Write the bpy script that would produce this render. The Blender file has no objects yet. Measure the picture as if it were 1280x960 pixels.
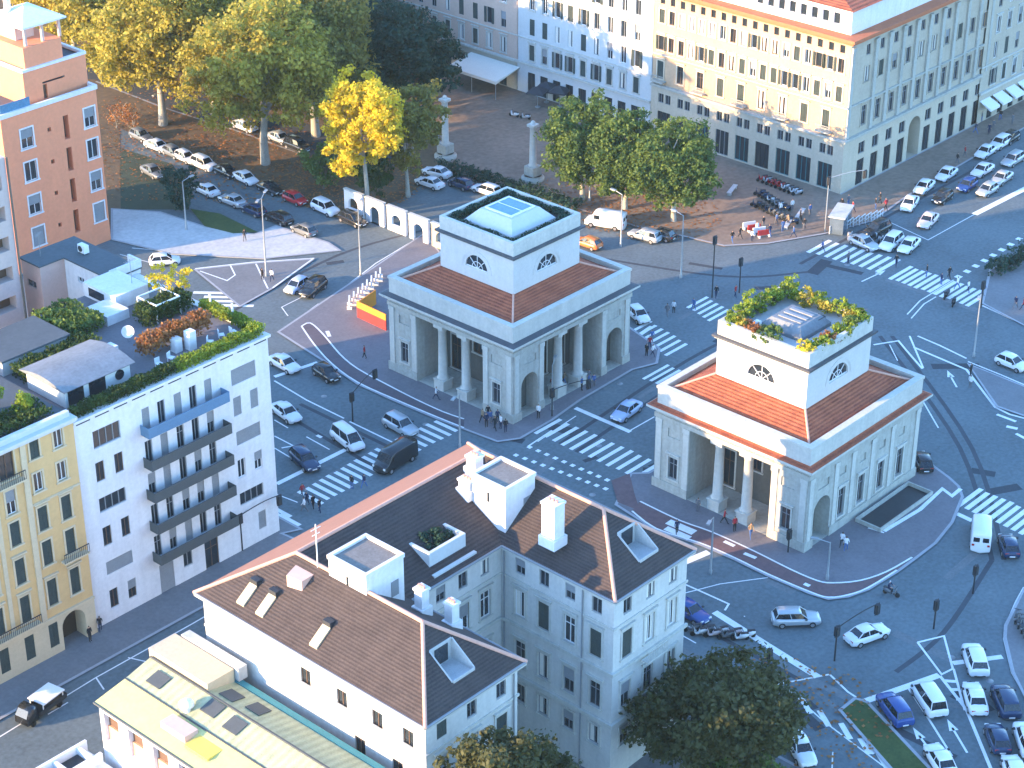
import bpy, bmesh, math, random
import numpy as np
from mathutils import Vector, Matrix, noise as mnoise
from mathutils.geometry import tessellate_polygon
random.seed(7); NPR = np.random.default_rng(7)
SC = bpy.context.scene; COL = SC.collection; PI = math.pi; R = math.radians

# ------------------------------------------------------------------ camera
# world axes: +X along the avenue (up-right in the picture), +Y up-left, origin at the near corner of the far toll house
FPX, PITCH, YAW, CAMH = 2595.58, 0.50025, 0.7384, 111.65
A0 = (0.10488, 194.8746)
DR = (math.sin(YAW), math.cos(YAW)); DL = (-math.cos(YAW), math.sin(YAW))
CAMX = -(A0[0]*DR[0] + A0[1]*DR[1]); CAMY = -(A0[0]*DL[0] + A0[1]*DL[1])
cam_d = bpy.data.cameras.new('camera'); cam = bpy.data.objects.new('camera', cam_d); COL.objects.link(cam); SC.camera = cam
cam_d.sensor_width = 36; cam_d.lens = FPX/1280*36; cam_d.clip_start = 1; cam_d.clip_end = 4000
_fw = Vector((DR[1], DL[1], 0))                       # horizontal forward in world axes
_rt = Vector((DR[0], DL[0], 0))
_fwd = _fw*math.cos(PITCH) + Vector((0, 0, -math.sin(PITCH))); _up = _rt.cross(_fwd)
cam.matrix_world = Matrix(((_rt.x, _up.x, -_fwd.x, CAMX), (_rt.y, _up.y, -_fwd.y, CAMY), (_rt.z, _up.z, -_fwd.z, CAMH), (0, 0, 0, 1)))

def G(u, v, z=0.0):
    """ground point (at height z) seen at photograph pixel u,v"""
    x = (u-640)/FPX; y = (480-v)/FPX; c, s = math.cos(PITCH), math.sin(PITCH)
    d = (x, c+y*s, -s+y*c); t = (z-CAMH)/d[2]
    q = (d[0]*t-A0[0], d[1]*t-A0[1])
    return (q[0]*DR[0]+q[1]*DR[1], q[0]*DL[0]+q[1]*DL[1])

# ------------------------------------------------------------------ light
SUN_AZ, SUN_EL = R(-24), R(12.5)                       # direction the light travels, elevation
SC.world = bpy.data.worlds.new('World'); SC.world.use_nodes = True
wn = SC.world.node_tree.nodes; wl = SC.world.node_tree.links
sky = wn.new('ShaderNodeTexSky'); sky.sky_type = 'NISHITA'; sky.sun_disc = False
sky.sun_elevation = SUN_EL; sky.sun_rotation = math.atan2(-math.cos(SUN_AZ), -math.sin(SUN_AZ))
sky.altitude = 120; sky.air_density = 1.0; sky.dust_density = 0.4; sky.ozone_density = 4.3
wn['Background'].inputs[1].default_value = 0.15
wl.new(sky.outputs[0], wn['Background'].inputs[0])
sd = bpy.data.lights.new('sun', 'SUN'); sd.energy = 2.0; sd.angle = R(0.5); sd.color = (1.0, 0.66, 0.33)
so = bpy.data.objects.new('sun', sd); COL.objects.link(so)
_trav = Vector((math.cos(SUN_AZ)*math.cos(SUN_EL), math.sin(SUN_AZ)*math.cos(SUN_EL), -math.sin(SUN_EL)))
so.rotation_euler = _trav.to_track_quat('-Z', 'Y').to_euler()
SC.view_settings.view_transform = 'Standard'; SC.view_settings.look = 'None'; SC.view_settings.gamma = 1
SC.view_settings.use_curve_mapping = False; SC.view_settings.exposure = 3.05
SC.cycles.use_denoising = True; SC.cycles.max_bounces = 5; SC.cycles.diffuse_bounces = 3

# ------------------------------------------------------------------ materials
MATS = {}
def mat(name, col, rough=.8, var=.12, scale=.6, spec=.3, bump=0, metal=0, streak=0, col2=None, fine=6):
    """plain surface with two sizes of mottling (and, for walls, rain streaks)"""
    if name in MATS: return MATS[name]
    m = bpy.data.materials.new(name); m.use_nodes = True; nt = m.node_tree; N = nt.nodes; L = nt.links
    b = N['Principled BSDF']; b.inputs['Roughness'].default_value = rough; b.inputs['Metallic'].default_value = metal
    b.inputs['Specular IOR Level'].default_value = spec
    geo = N.new('ShaderNodeNewGeometry')
    n1 = N.new('ShaderNodeTexNoise'); n1.inputs['Scale'].default_value = scale; n1.inputs['Detail'].default_value = 5; n1.inputs['Roughness'].default_value = .65
    n2 = N.new('ShaderNodeTexNoise'); n2.inputs['Scale'].default_value = scale*fine; n2.inputs['Detail'].default_value = 3
    L.new(geo.outputs['Position'], n1.inputs['Vector']); L.new(geo.outputs['Position'], n2.inputs['Vector'])
    ad = N.new('ShaderNodeMath'); ad.operation = 'ADD'; L.new(n1.outputs['Fac'], ad.inputs[0]); L.new(n2.outputs['Fac'], ad.inputs[1])
    last = ad.outputs[0]; lo, hi = .6, 1.4
    if streak:
        mp = N.new('ShaderNodeMapping'); mp.inputs['Scale'].default_value = (2.2, 2.2, .16); L.new(geo.outputs['Position'], mp.inputs['Vector'])
        n3 = N.new('ShaderNodeTexNoise'); n3.inputs['Scale'].default_value = 1; n3.inputs['Detail'].default_value = 4; L.new(mp.outputs[0], n3.inputs['Vector'])
        a2 = N.new('ShaderNodeMath'); a2.operation = 'MULTIPLY_ADD'; a2.inputs[1].default_value = streak; L.new(n3.outputs['Fac'], a2.inputs[0]); L.new(last, a2.inputs[2])
        last = a2.outputs[0]; lo += streak*.35; hi += streak*.65
    mr = N.new('ShaderNodeMapRange'); mr.inputs[1].default_value = lo; mr.inputs[2].default_value = hi; L.new(last, mr.inputs[0])
    mx = N.new('ShaderNodeMix'); mx.data_type = 'RGBA'
    c2 = col2 or tuple(min(1, c*(1+var)) for c in col)
    mx.inputs[6].default_value = (*[c*(1-var) for c in col], 1); mx.inputs[7].default_value = (*c2, 1)
    L.new(mr.outputs[0], mx.inputs[0]); L.new(mx.outputs[2], b.inputs['Base Color'])
    if bump:
        bp = N.new('ShaderNodeBump'); bp.inputs['Strength'].default_value = bump; bp.inputs['Distance'].default_value = .05
        L.new(n2.outputs['Fac'], bp.inputs['Height']); L.new(bp.outputs[0], b.inputs['Normal'])
    MATS[name] = m; return m
def wave_mat(name, col, col2, scale, axis='Y', rough=.8, bump=.5, var=.25):
    """tiled / seamed / slatted surface: bands of relief plus blotchy colour"""
    if name in MATS: return MATS[name]
    m = mat(name, col, rough, var, .8, col2=col2, fine=9); nt = m.node_tree; N = nt.nodes; L = nt.links
    geo = [n for n in N if n.type == 'NEW_GEOMETRY'][0]
    w = N.new('ShaderNodeTexWave'); w.bands_direction = axis; w.inputs['Scale'].default_value = scale; w.inputs['Distortion'].default_value = .6; w.inputs['Detail Scale'].default_value = 2
    L.new(geo.outputs['Position'], w.inputs['Vector'])
    bp = N.new('ShaderNodeBump'); bp.inputs['Strength'].default_value = bump; bp.inputs['Distance'].default_value = .08
    L.new(w.outputs['Fac'], bp.inputs['Height']); L.new(bp.outputs[0], N['Principled BSDF'].inputs['Normal'])
    mx = [n for n in N if n.type == 'MIX'][0]; old = mx.inputs[0].links[0].from_socket
    wa = N.new('ShaderNodeMath'); wa.operation = 'MULTIPLY_ADD'; wa.inputs[1].default_value = .45; wa.inputs[2].default_value = -.2; L.new(w.outputs['Fac'], wa.inputs[0])
    ws = N.new('ShaderNodeMath'); ws.operation = 'ADD'; ws.use_clamp = True; L.new(wa.outputs[0], ws.inputs[0]); L.new(old, ws.inputs[1]); L.new(ws.outputs[0], mx.inputs[0])
    return m
def glass_mat(name, col, rough=.08):
    m = mat(name, col, rough, .3, 1.5, spec=.6); return m

M = dict(
 asphalt=mat('asphalt', (.106, .130, .138), .85, .30, .11, bump=.3, fine=22),
 asphalt2=mat('dark_asphalt', (.06, .063, .07), .85, .25, .2, fine=14),
 paving=mat('paving', (.155, .155, .16), .85, .2, .25, fine=12),
 darkpave=mat('porphyry_paving', (.150, .140, .150), .85, .2, .3, fine=12),
 palepave=mat('pale_paving', (.42, .42, .41), .85, .22, .2, fine=10),
 piazza=mat('piazza_paving', (.20, .148, .112), .85, .3, .12, fine=12),
 earth=mat('park_earth', (.11, .085, .055), .95, .35, .14, col2=(.18, .115, .06), fine=10),
 grass=mat('grass', (.04, .075, .02), .95, .35, .3, col2=(.075, .10, .03), fine=12),
 bike=mat('bike_lane_red', (.14, .085, .085), .85, .2, .4),
 kerb=mat('kerb_granite', (.3, .3, .31), .8, .15, 1.5),
 paint=mat('road_paint', (.68, .68, .66), .75, .16, 1.2, fine=8),
 stone=mat('toll_house_stone', (.37, .36, .315), .85, .24, .5, streak=1.1),
 stone2=mat('toll_house_plaster', (.47, .455, .405), .85, .18, .5, streak=.9),
 tile=wave_mat('terracotta_tiles', (.25, .055, .03), (.42, .12, .055), 1.9, 'Z', .85, .7, .4),
 lead=mat('lead_sheet', (.22, .23, .25), .5, .15, .8, metal=.3),
 porch=mat('porch_shade_plaster', (.12, .115, .10), .9, .2, .5, streak=.6), pwin=mat('pale_stone_trim', (.56, .46, .33), .85, .1, 1.2),  # porch plaster darkened to stand in for shade inside the recesses
 sheet=mat('shade_dark_lead', (.07, .072, .08), .6, .3, 1.5, streak=.6), felt=mat('grey_bitumen_roof', (.17, .185, .20), .85, .25, .5),  # dark lead carries the shadow line of the cornices in its colour
 lantern=mat('lantern_plaster', (.52, .505, .475), .85, .1, .6, streak=.5),
 white=mat('white_plaster', (.64, .62, .61), .85, .13, .5, streak=.9),
 courtwall=mat('pale_court_plaster', (.52, .50, .46), .85, .15, .5, streak=.9),
 roofbrown=wave_mat('brown_roof_tiles', (.042, .032, .031), (.072, .054, .049), 1.9, 'Z', .9, .3, .3),
 ridge=mat('pink_ridge_tiles', (.55, .30, .22), .85, .15, 1.2),
 slope=mat('sunlit_salmon_tiles', (.26, .13, .09), .85, .12, 1.0, fine=8),  # sunlight on the street slope is put into this tile colour
 ochre=mat('ochre_plaster', (.58, .375, .165), .85, .09, .5, streak=.5),
 cream=mat('cream_stone', (.54, .43, .28), .85, .1, .6, streak=.4),
 pink=mat('salmon_plaster', (.74, .265, .135), .85, .09, .4, streak=.35),
 palepink=mat('pale_pink_plaster', (.58, .40, .33), .85, .08, .5, streak=.4),
 band=mat('banded_plaster', (.46, .37, .34), .85, .1, .5, streak=.4),
 palazzo=mat('sunlit_golden_stone', (.50, .325, .20), .85, .14, .5, streak=.6),  # warm sun on the long front is mixed into this stone colour
 palgrey=mat('grey_stone', (.41, .355, .275), .85, .14, .6, streak=.5),
 corn=mat('red_cornice', (.40, .13, .06), .8, .15, 1),
 bluewhite=mat('bluish_plaster', (.50, .51, .50), .85, .08, .5, streak=.4),
 rose=mat('rose_plaster', (.52, .37, .29), .85, .08, .5, streak=.4),
 glass=glass_mat('window_glass', (.022, .028, .036)),
 glass2=glass_mat('pale_window_glass', (.10, .13, .16)),
 skylight=glass_mat('skylight_glass', (.08, .20, .30), .1),
 winwhite=mat('white_window_frame', (.7, .7, .69), .6, .05, 2),
 wingrey=mat('grey_window_frame', (.22, .23, .24), .6, .1, 2),
 winbrown=mat('brown_window_frame', (.12, .07, .045), .6, .15, 2),
 shutter=wave_mat('grey_roller_shutter', (.30, .31, .32), (.36, .37, .38), 9, 'Z', .7, .6, .08),
 greenshut=wave_mat('green_shutter', (.05, .065, .06), (.07, .09, .08), 9, 'Z', .7, .6, .15),
 balc=mat('balcony_grey', (.07, .078, .08), .7, .12, 1),
 bluebalc=mat('balcony_blue', (.10, .19, .29), .7, .1, 1),
 slate=mat('slate_flat_roof', (.075, .088, .098), .8, .18, .4),
 teal=mat('teal_gutter', (.03, .17, .20), .5, .15, 1),
 copper=wave_mat('pale_copper_roof', (.33, .34, .20), (.43, .43, .26), .42, 'Y', .6, .5, .2),
 yellowroof=mat('pale_yellow_roof', (.56, .50, .20), .7, .12, .5),
 wood=mat('dark_wood', (.05, .035, .025), .8, .2, 2),
 dark=mat('dark_metal', (.03, .032, .036), .55, .2, 2),
 steel=mat('grey_steel', (.35, .37, .38), .45, .1, 2, metal=.5),
 bark=mat('bark', (.13, .11, .085), .95, .3, 2, bump=.4),
 palebark=mat('plane_bark', (.34, .32, .27), .95, .3, 1.2, bump=.3),
 rubber=mat('rubber', (.015, .015, .016), .8, .2, 4),
 hub=mat('wheel_hub', (.35, .35, .37), .4, .1, 4, metal=.6),
 carglass=glass_mat('car_glass', (.012, .016, .022), .06),
 lampg=mat('lamp_glass', (.75, .74, .68), .3, .05, 4),
 redlamp=mat('red_lamp', (.35, .015, .015), .3, .1, 4),
 orange=mat('orange_panel', (.68, .26, .03), .6, .12, 1.5),
 red=mat('red_panel', (.42, .03, .03), .6, .12, 1.5),
 awning=mat('cream_awning', (.68, .64, .56), .85, .07, 1),
 darkawn=mat('dark_awning', (.03, .035, .045), .8, .15, 1),
)

# ------------------------------------------------------------------ mesh builder
class MB:
    def __init__(s): s.v = []; s.f = []; s.m = []; s.sm = []
    def add(s, vs, fs, mi=0, smooth=False):
        o = len(s.v); s.v += [tuple(p) for p in vs]
        for f in fs: s.f.append(tuple(i+o for i in f)); s.m.append(mi); s.sm.append(smooth)
        return s
    def quad(s, a, b, c, d, mi=0): return s.add([a, b, c, d], [(0, 1, 2, 3)], mi)
    def tri(s, a, b, c, mi=0): return s.add([a, b, c], [(0, 1, 2)], mi)
    def box(s, x0, y0, z0, x1, y1, z1, mi=0):
        return s.add([(x0,y0,z0),(x1,y0,z0),(x1,y1,z0),(x0,y1,z0),(x0,y0,z1),(x1,y0,z1),(x1,y1,z1),(x0,y1,z1)],
                     [(0,3,2,1),(4,5,6,7),(0,1,5,4),(1,2,6,5),(2,3,7,6),(3,0,4,7)], mi)
    def obox(s, c, ux, uy, sx, sy, z0, z1, mi=0):
        """box with horizontal axes ux, uy (2D unit), half sizes sx, sy"""
        P = []
        for z in (z0, z1):
            for a, b in ((-1,-1),(1,-1),(1,1),(-1,1)):
                P.append((c[0]+ux[0]*sx*a+uy[0]*sy*b, c[1]+ux[1]*sx*a+uy[1]*sy*b, z))
        return s.add(P, [(0,3,2,1),(4,5,6,7),(0,1,5,4),(1,2,6,5),(2,3,7,6),(3,0,4,7)], mi)
    def prism(s, poly, z0, z1, mi=0, cap=True):
        n = len(poly); P = [(p[0], p[1], z0) for p in poly]+[(p[0], p[1], z1) for p in poly]
        F = [(i, (i+1) % n, n+(i+1) % n, n+i) for i in range(n)]
        if cap:
            T = tessellate_polygon([[Vector((p[0], p[1], 0)) for p in poly]])
            F += [tuple(n+i for i in t) for t in T]
        return s.add(P, F, mi)
    def sheet(s, poly, z, mi=0):
        T = tessellate_polygon([[Vector((p[0], p[1], 0)) for p in poly]])
        return s.add([(p[0], p[1], z) for p in poly], [tuple(t) for t in T], mi)
    def tube(s, p0, p1, r0, r1=None, n=8, mi=0, cap=True, smooth=True):
        r1 = r0 if r1 is None else r1; p0 = Vector(p0); p1 = Vector(p1); d = (p1-p0).normalized()
        a = d.orthogonal().normalized(); b = d.cross(a); P = []
        for p, r in ((p0, r0), (p1, r1)):
            for k in range(n):
                t = 2*PI*k/n; P.append(p+a*r*math.cos(t)+b*r*math.sin(t))
        s.add(P, [(k, (k+1) % n, n+(k+1) % n, n+k) for k in range(n)], mi, smooth)
        if cap: s.add(P, [tuple(range(n-1, -1, -1)), tuple(range(n, 2*n))], mi)
        return s
    def lathe(s, c, prof, n=14, mi=0, smooth=True):
        P = []
        for r, z in prof:
            for k in range(n): P.append((c[0]+r*math.cos(2*PI*k/n), c[1]+r*math.sin(2*PI*k/n), c[2]+z))
        F = [(j*n+k, j*n+(k+1) % n, (j+1)*n+(k+1) % n, (j+1)*n+k) for j in range(len(prof)-1) for k in range(n)]
        return s.add(P, F, mi, smooth)
    def mesh(s, name, mats):
        me = bpy.data.meshes.new(name); me.from_pydata(s.v, [], s.f)
        for m in (mats if isinstance(mats, (list, tuple)) else [mats]): me.materials.append(m)
        me.polygons.foreach_set('material_index', s.m); me.polygons.foreach_set('use_smooth', s.sm)
        me.update(); return me
    def build(s, name, mats, parent=None):
        """one object; vertices are given in the parent's own axes; the origin goes to the bottom centre"""
        V = np.array(s.v, float); lo = V.min(0); hi = V.max(0); o = Vector(((lo[0]+hi[0])/2, (lo[1]+hi[1])/2, lo[2]))
        if parent is not None and parent.get('_abs'): base = Vector(parent['_abs'])
        else: base = Vector((0, 0, 0))
        s.v = [tuple(Vector(p)-o) for p in s.v]
        ob = bpy.data.objects.new(name, s.mesh(name, mats)); COL.objects.link(ob)
        ob.location = o-base; ob['_abs'] = tuple(o)
        if parent is not None: ob.parent = parent
        return ob
def link(name, me, parent, loc, rz=0):
    ob = bpy.data.objects.new(name, me); COL.objects.link(ob); ob.parent = parent
    base = Vector(parent['_abs']) if (parent is not None and parent.get('_abs')) else Vector((0, 0, 0))
    ob.location = Vector(loc)-base; ob.rotation_euler.z = rz; return ob
def tag(o, label, cat, group=None, kind=None):
    o['label'] = label; o['category'] = cat
    if group: o['group'] = group
    if kind: o['kind'] = kind
    return o
def thing(name, label, cat, loc=(0, 0, 0), rz=0, group=None, absolute=True):
    o = bpy.data.objects.new(name, None); COL.objects.link(o); o.location = loc; o.rotation_euler.z = rz; o.empty_display_size = .5
    if absolute: o['_abs'] = tuple(loc)        # children are given in world axes
    return tag(o, label, cat, group)
def ground(name, mb, m, kind='structure'):
    o = mb.build(name, m); o['kind'] = kind; return o
def copy_tree(o, parent=None):
    c = o.copy(); COL.objects.link(c)
    if parent is not None: c.parent = parent
    for ch in list(o.children): copy_tree(ch, c)
    return c

# ------------------------------------------------------------------ walls with real openings
FR = {'-Y': 0.0, '-X': -PI/2, '+Y': PI, '+X': PI/2}
def fpt(face, P, u, z, d=0.0):
    """point on a wall plane: u along the wall, z up, d metres into the wall"""
    return {'-Y': (u, P+d, z), '-X': (P+d, u, z), '+Y': (u, P-d, z), '+X': (P-d, u, z)}[face]
def fbox(mb, face, P, u0, u1, z0, z1, d0, d1, mi=0):
    a = fpt(face, P, u0, z0, d0); b = fpt(face, P, u1, z1, d1)
    return mb.box(min(a[0], b[0]), min(a[1], b[1]), z0, max(a[0], b[0]), max(a[1], b[1]), z1, mi)
def facade(mb, face, P, u0, u1, z0, z1, holes, depth=.28, mi=0):
    us = sorted({u0, u1} | {h[0] for h in holes} | {h[1] for h in holes}); zs = sorted({z0, z1} | {h[2] for h in holes} | {h[3] for h in holes})
    us = [u for u in us if u0-1e-6 <= u <= u1+1e-6]; zs = [z for z in zs if z0-1e-6 <= z <= z1+1e-6]
    for j in range(len(zs)-1):
        run = None
        for i in range(len(us)-1):
            uc = (us[i]+us[i+1])/2; zc = (zs[j]+zs[j+1])/2
            solid = not any(h[0] < uc < h[1] and h[2] < zc < h[3] for h in holes)
            if solid and run is None: run = us[i]
            if run is not None and (not solid or i == len(us)-2):
                e = us[i+1] if solid else us[i]
                mb.quad(fpt(face, P, run, zs[j]), fpt(face, P, e, zs[j]), fpt(face, P, e, zs[j+1]), fpt(face, P, run, zs[j+1]), mi); run = None
    for h in holes:
        a, b, c, d = h[:4]; dp = h[4] if len(h) > 4 and h[4] else depth
        for (p, q) in (((a, c), (a, d)), ((a, d), (b, d)), ((b, d), (b, c)), ((b, c), (a, c))):
            mb.quad(fpt(face, P, *p), fpt(face, P, *q), fpt(face, P, *q, dp), fpt(face, P, *p, dp), mi)
def arch_fill(mb, face, P, u0, u1, zs, zt, depth, mi=0, n=10):
    """closes the square top of an opening down to a round arch springing at zs"""
    uc = (u0+u1)/2; ru = (u1-u0)/2; rz = zt-zs
    pts = [(uc+ru*math.cos(PI*k/n), zs+rz*math.sin(PI*k/n)) for k in range(n+1)]
    for k in range(n):
        p, q = pts[k], pts[k+1]
        for d in (0.0,):
            mb.quad(fpt(face, P, p[0], p[1], d), fpt(face, P, p[0], zt, d), fpt(face, P, q[0], zt, d), fpt(face, P, q[0], q[1], d), mi)
        mb.quad(fpt(face, P, p[0], p[1], 0), fpt(face, P, q[0], q[1], 0), fpt(face, P, q[0], q[1], depth), fpt(face, P, p[0], p[1], depth), mi)

_WC = {}
def win_meshes(w, h, style, frame='winwhite', surround=None):
    key = (round(w, 2), round(h, 2), style, frame, surround)
    if key in _WC: return _WC[key]
    fr = MB(); y0, y1 = .12, .2; t = .07
    x = w/2
    fr.box(-x, y0, 0, -x+t, y1, h); fr.box(x-t, y0, 0, x, y1, h); fr.box(-x+t, y0, 0, x-t, y1, t); fr.box(-x+t, y0, h-t, x-t, y1, h)
    if style in ('casement', 'half', 'tall', 'curtain'):
        fr.box(-.035, y0, t, .035, y1, h-t)
    if style == 'tall': fr.box(-x+t, y0+.01, h*.68, x-t, y1-.01, h*.68+.06)
    if style == 'strip':
        n = max(2, int(round(w/.75)))
        for k in range(1, n): fr.box(-x+w*k/n-.04, y0, t, -x+w*k/n+.04, y1, h-t)
    fm = fr.mesh('window', M[frame]); res = {'window': fm}
    pn = MB(); pn.box(-x+.02, .17, .02, x-.02, .19, h-.02); res['pane'] = pn.mesh('pane', M['glass'])
    if style == 'curtain':
        sb = MB(); sb.box(-x+.08, .155, .08, -.1, .168, h-.08); sb.box(x*.45, .155, .08, x-.08, .168, h-.08); res['curtain'] = sb.mesh('curtain', M['awning'])
    if style in ('half', 'closed', 'strip_closed'):
        hh = h if style != 'half' else h*.5
        sb = MB(); sb.box(-x+.01, .06, h-hh+.01, x-.01, .11, h-.01); res['shutter'] = sb.mesh('shutter', M['shutter'])
    if style == 'louvre':
        sb = MB(); sb.box(-x+.01, .05, .01, -.01, .1, h-.01); sb.box(.01, .05, .01, x-.01, .1, h-.01); res['shutter'] = sb.mesh('shutter', M['greenshut'])
    if style == 'open_louvre':
        sb = MB()
        sb.box(-x-.5, -.07, .02, -x-.03, -.02, h-.02); sb.box(x+.03, -.07, .02, x+.5, -.02, h-.02); res['shutter'] = sb.mesh('shutter', M['greenshut'])
    if surround:
        sr = MB(); s_ = .18; d = -.07
        sr.box(-x-s_, d, -.0, -x, .03, h); sr.box(x, d, 0, x+s_, .03, h); sr.box(-x-s_, d, h, x+s_, .03, h+s_)
        sr.box(-x-s_-.08, d-.08, -.16, x+s_+.08, .03, 0)
        if 'hood' in style or surround.endswith('+hood'):
            sr.box(-x-s_-.12, d-.16, h+s_+.18, x+s_+.12, .03, h+s_+.34)
        res['surround'] = sr.mesh('surround', M[surround.split('+')[0]])
    _WC[key] = res; return res
def window(parent, face, P, u, z, w, h, style='casement', frame='winwhite', surround=None, name='window'):
    ms = win_meshes(w, h, style, frame, surround)
    root = link(name, ms['window'], parent, fpt(face, P, u, z), FR[face])
    for k, me in ms.items():
        if k == 'window': continue
        c = bpy.data.objects.new(k, me); COL.objects.link(c); c.parent = root
    return root
def wall_windows(mb, parent, face, P, u0, u1, z0, z1, wins, extra=(), depth=.28, mi=0, name='window'):
    """wins: (u centre, z sill, w, h, style, frame, surround)"""
    facade(mb, face, P, u0, u1, z0, z1, [(w[0]-w[2]/2, w[0]+w[2]/2, w[1], w[1]+w[3]) for w in wins]+list(extra), depth, mi)
    for w in wins: window(parent, face, P, *w, name=name)
def hipslab(mb, x0, y0, x1, y1, z0, z1, mi=0): mb.box(x0, y0, z0, x1, y1, z1, mi)
def ring(mb, x0, y0, x1, y1, z0, z1, t, mi=0):
    """rectangular ring of thickness t growing inwards, butted corners"""
    mb.box(x0, y0, z0, x1, y0+t, z1, mi); mb.box(x0, y1-t, z0, x1, y1, z1, mi)
    mb.box(x0, y0+t, z0, x0+t, y1-t, z1, mi); mb.box(x1-t, y0+t, z0, x1, y1-t, z1, mi)
# ================================================================== large structure
def toll_house(ox, oy, portico_right, label):
    t = thing('toll_house', label, 'toll house', (ox+10, oy+9.5, 0), group='twin neoclassical toll houses')
    W, D = 19.07, 20.0; x0, y0, x1, y1 = ox, oy, ox+D, oy+W
    w = MB(); P = x0+.15; Q = y0+.15; H = 9.2; dp = 4.6
    b = MB()                                                          # recess linings
    ho = [(y0+4.5, y0+14.57, .15, 8.25, dp)]
    wins = [(y0+2.55, 1.75, 1.15, 2.5, 'tall', 'wingrey', 'stone2+hood'), (y0+W-2.55, 1.75, 1.15, 2.5, 'tall', 'wingrey', 'stone2+hood')]
    pan = [(y0+1.75, y0+3.35, 6.5, 7.5, .14), (y0+W-3.35, y0+W-1.75, 6.5, 7.5, .14)]
    wall_windows(w, t, '-X', P, y0+.15, y1-.15, .1, H, wins, ho+pan, .3)
    for a in pan: fbox(w, '-X', P, a[0], a[1], a[2], a[3], .14, .3)
    # back wall of the front recess, with a door and windows
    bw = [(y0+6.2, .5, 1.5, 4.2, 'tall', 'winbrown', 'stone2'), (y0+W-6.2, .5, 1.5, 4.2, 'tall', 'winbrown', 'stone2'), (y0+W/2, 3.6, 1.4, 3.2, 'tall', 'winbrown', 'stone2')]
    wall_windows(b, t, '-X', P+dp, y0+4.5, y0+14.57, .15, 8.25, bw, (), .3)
    if portico_right:
        ho2 = [(x0+5.2, x0+14.8, .15, 8.25, dp), (x0+1.5, x0+4.2, .15, 5.3, 1.7), (x1-4.2, x1-1.5, .15, 5.3, 1.7)]
        pan2 = [(x0+1.9, x0+3.9, 6.5, 7.4, .14), (x1-3.9, x1-1.9, 6.5, 7.4, .14)]
        facade(w, '-Y', Q, x0+.15, x1-.15, .1, H, ho2+pan2, .3)
        for a in pan2: fbox(w, '-Y', Q, a[0], a[1], a[2], a[3], .14, .3)
        for a in ho2[1:]:
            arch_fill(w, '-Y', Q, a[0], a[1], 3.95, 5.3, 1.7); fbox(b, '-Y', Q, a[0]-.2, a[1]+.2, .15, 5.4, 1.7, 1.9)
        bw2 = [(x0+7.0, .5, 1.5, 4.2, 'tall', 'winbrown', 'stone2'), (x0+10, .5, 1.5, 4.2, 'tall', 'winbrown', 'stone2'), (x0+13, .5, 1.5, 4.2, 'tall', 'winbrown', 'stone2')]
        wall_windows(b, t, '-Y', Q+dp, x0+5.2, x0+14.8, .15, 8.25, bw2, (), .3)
    else:
        us = (6.1, 9.5, 13.0, 16.5)
        wins2 = [(x0+u, 1.6, 1.15, 3.2, 'tall', 'wingrey', 'stone2+hood') for u in us]
        ho2 = [(x0+1.4, x0+4.2, .15, 5.3, 1.7)]
        pan2 = [(x0+u-.55, x0+u+.55, 6.3, 7.2, .16) for u in us]+[(x0+1.9, x0+3.7, 6.3, 7.2, .16)]
        wall_windows(w, t, '-Y', Q, x0+.15, x1-.15, .1, H, wins2, ho2+pan2, .3)
        for a in pan2: fbox(w, '-Y', Q, a[0], a[1], a[2], a[3], .16, .3)
        arch_fill(w, '-Y', Q, x0+1.4, x0+4.2, 3.95, 5.3, 1.7); fbox(b, '-Y', Q, x0+1.2, x0+4.4, .15, 5.4, 1.7, 1.9)
    facade(w, '+X', x1-.15, y0+.15, y1-.15, .1, H, []); facade(w, '+Y', y1-.15, x0+.15, x1-.15, .1, H, [])
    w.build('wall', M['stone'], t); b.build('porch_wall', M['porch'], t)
    # plinth, pilasters
    for (a, c) in ((y0, y0+4.5), (y0+14.57, y1)): pl = MB(); fbox(pl, '-X', x0, a, c, 0, 1.15, 0, .148); pl.build('plinth', M['stone'], t)
    segs = [(x0+.15, x0+1.5), (x0+4.2, x0+5.2), (x0+14.8, x1-4.2), (x1-1.5, x1-.15)] if portico_right else [(x0+.15, x0+1.4), (x0+4.2, x1-.15)]
    for (a, c) in segs: pl = MB(); fbox(pl, '-Y', y0, a, c, 0, 1.15, 0, .148); pl.build('plinth', M['stone'], t)
    pu = [y0+.3, y0+3.75, y0+14.62, y1-1.0]
    for u in pu: pi_ = MB(); fbox(pi_, '-X', P, u, u+.7, 1.15, 8.25, -.1, .01); fbox(pi_, '-X', P, u-.08, u+.78, 7.75, 8.25, -.17, -.1); pi_.build('pilaster', M['stone2'], t)
    pv = [x0+.4, x0+4.4, x0+14.9, x1-1.1] if portico_right else [x0+.35, x0+4.55, x0+7.45, x0+10.9, x0+14.4, x1-1.05]
    for u in pv: pi_ = MB(); fbox(pi_, '-Y', Q, u, u+.62, 1.15, 8.25, -.1, .01); fbox(pi_, '-Y', Q, u-.08, u+.7, 7.75, 8.25, -.17, -.1); pi_.build('pilaster', M['stone2'], t)
    # free columns on pedestals
    def column(cx, cy):
        c = MB(); c.box(cx-.72, cy-.72, .05, cx+.72, cy+.72, 1.25); c.box(cx-.8, cy-.8, 1.25, cx+.8, cy+.8, 1.42)
        c.lathe((cx, cy, 1.42), [(.66, 0), (.7, .12), (.6, .24), (.54, .3), (.52, 2.4), (.45, 5.9), (.5, 5.95), (.5, 6.05), (.46, 6.1), (.66, 6.35)], 18)
        c.box(cx-.72, cy-.72, 7.77, cx+.72, cy+.72, 8.24); c.build('column', M['stone2'], t)
    for u in (y0+7.75, y0+11.32): column(P+.75, u)
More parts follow.
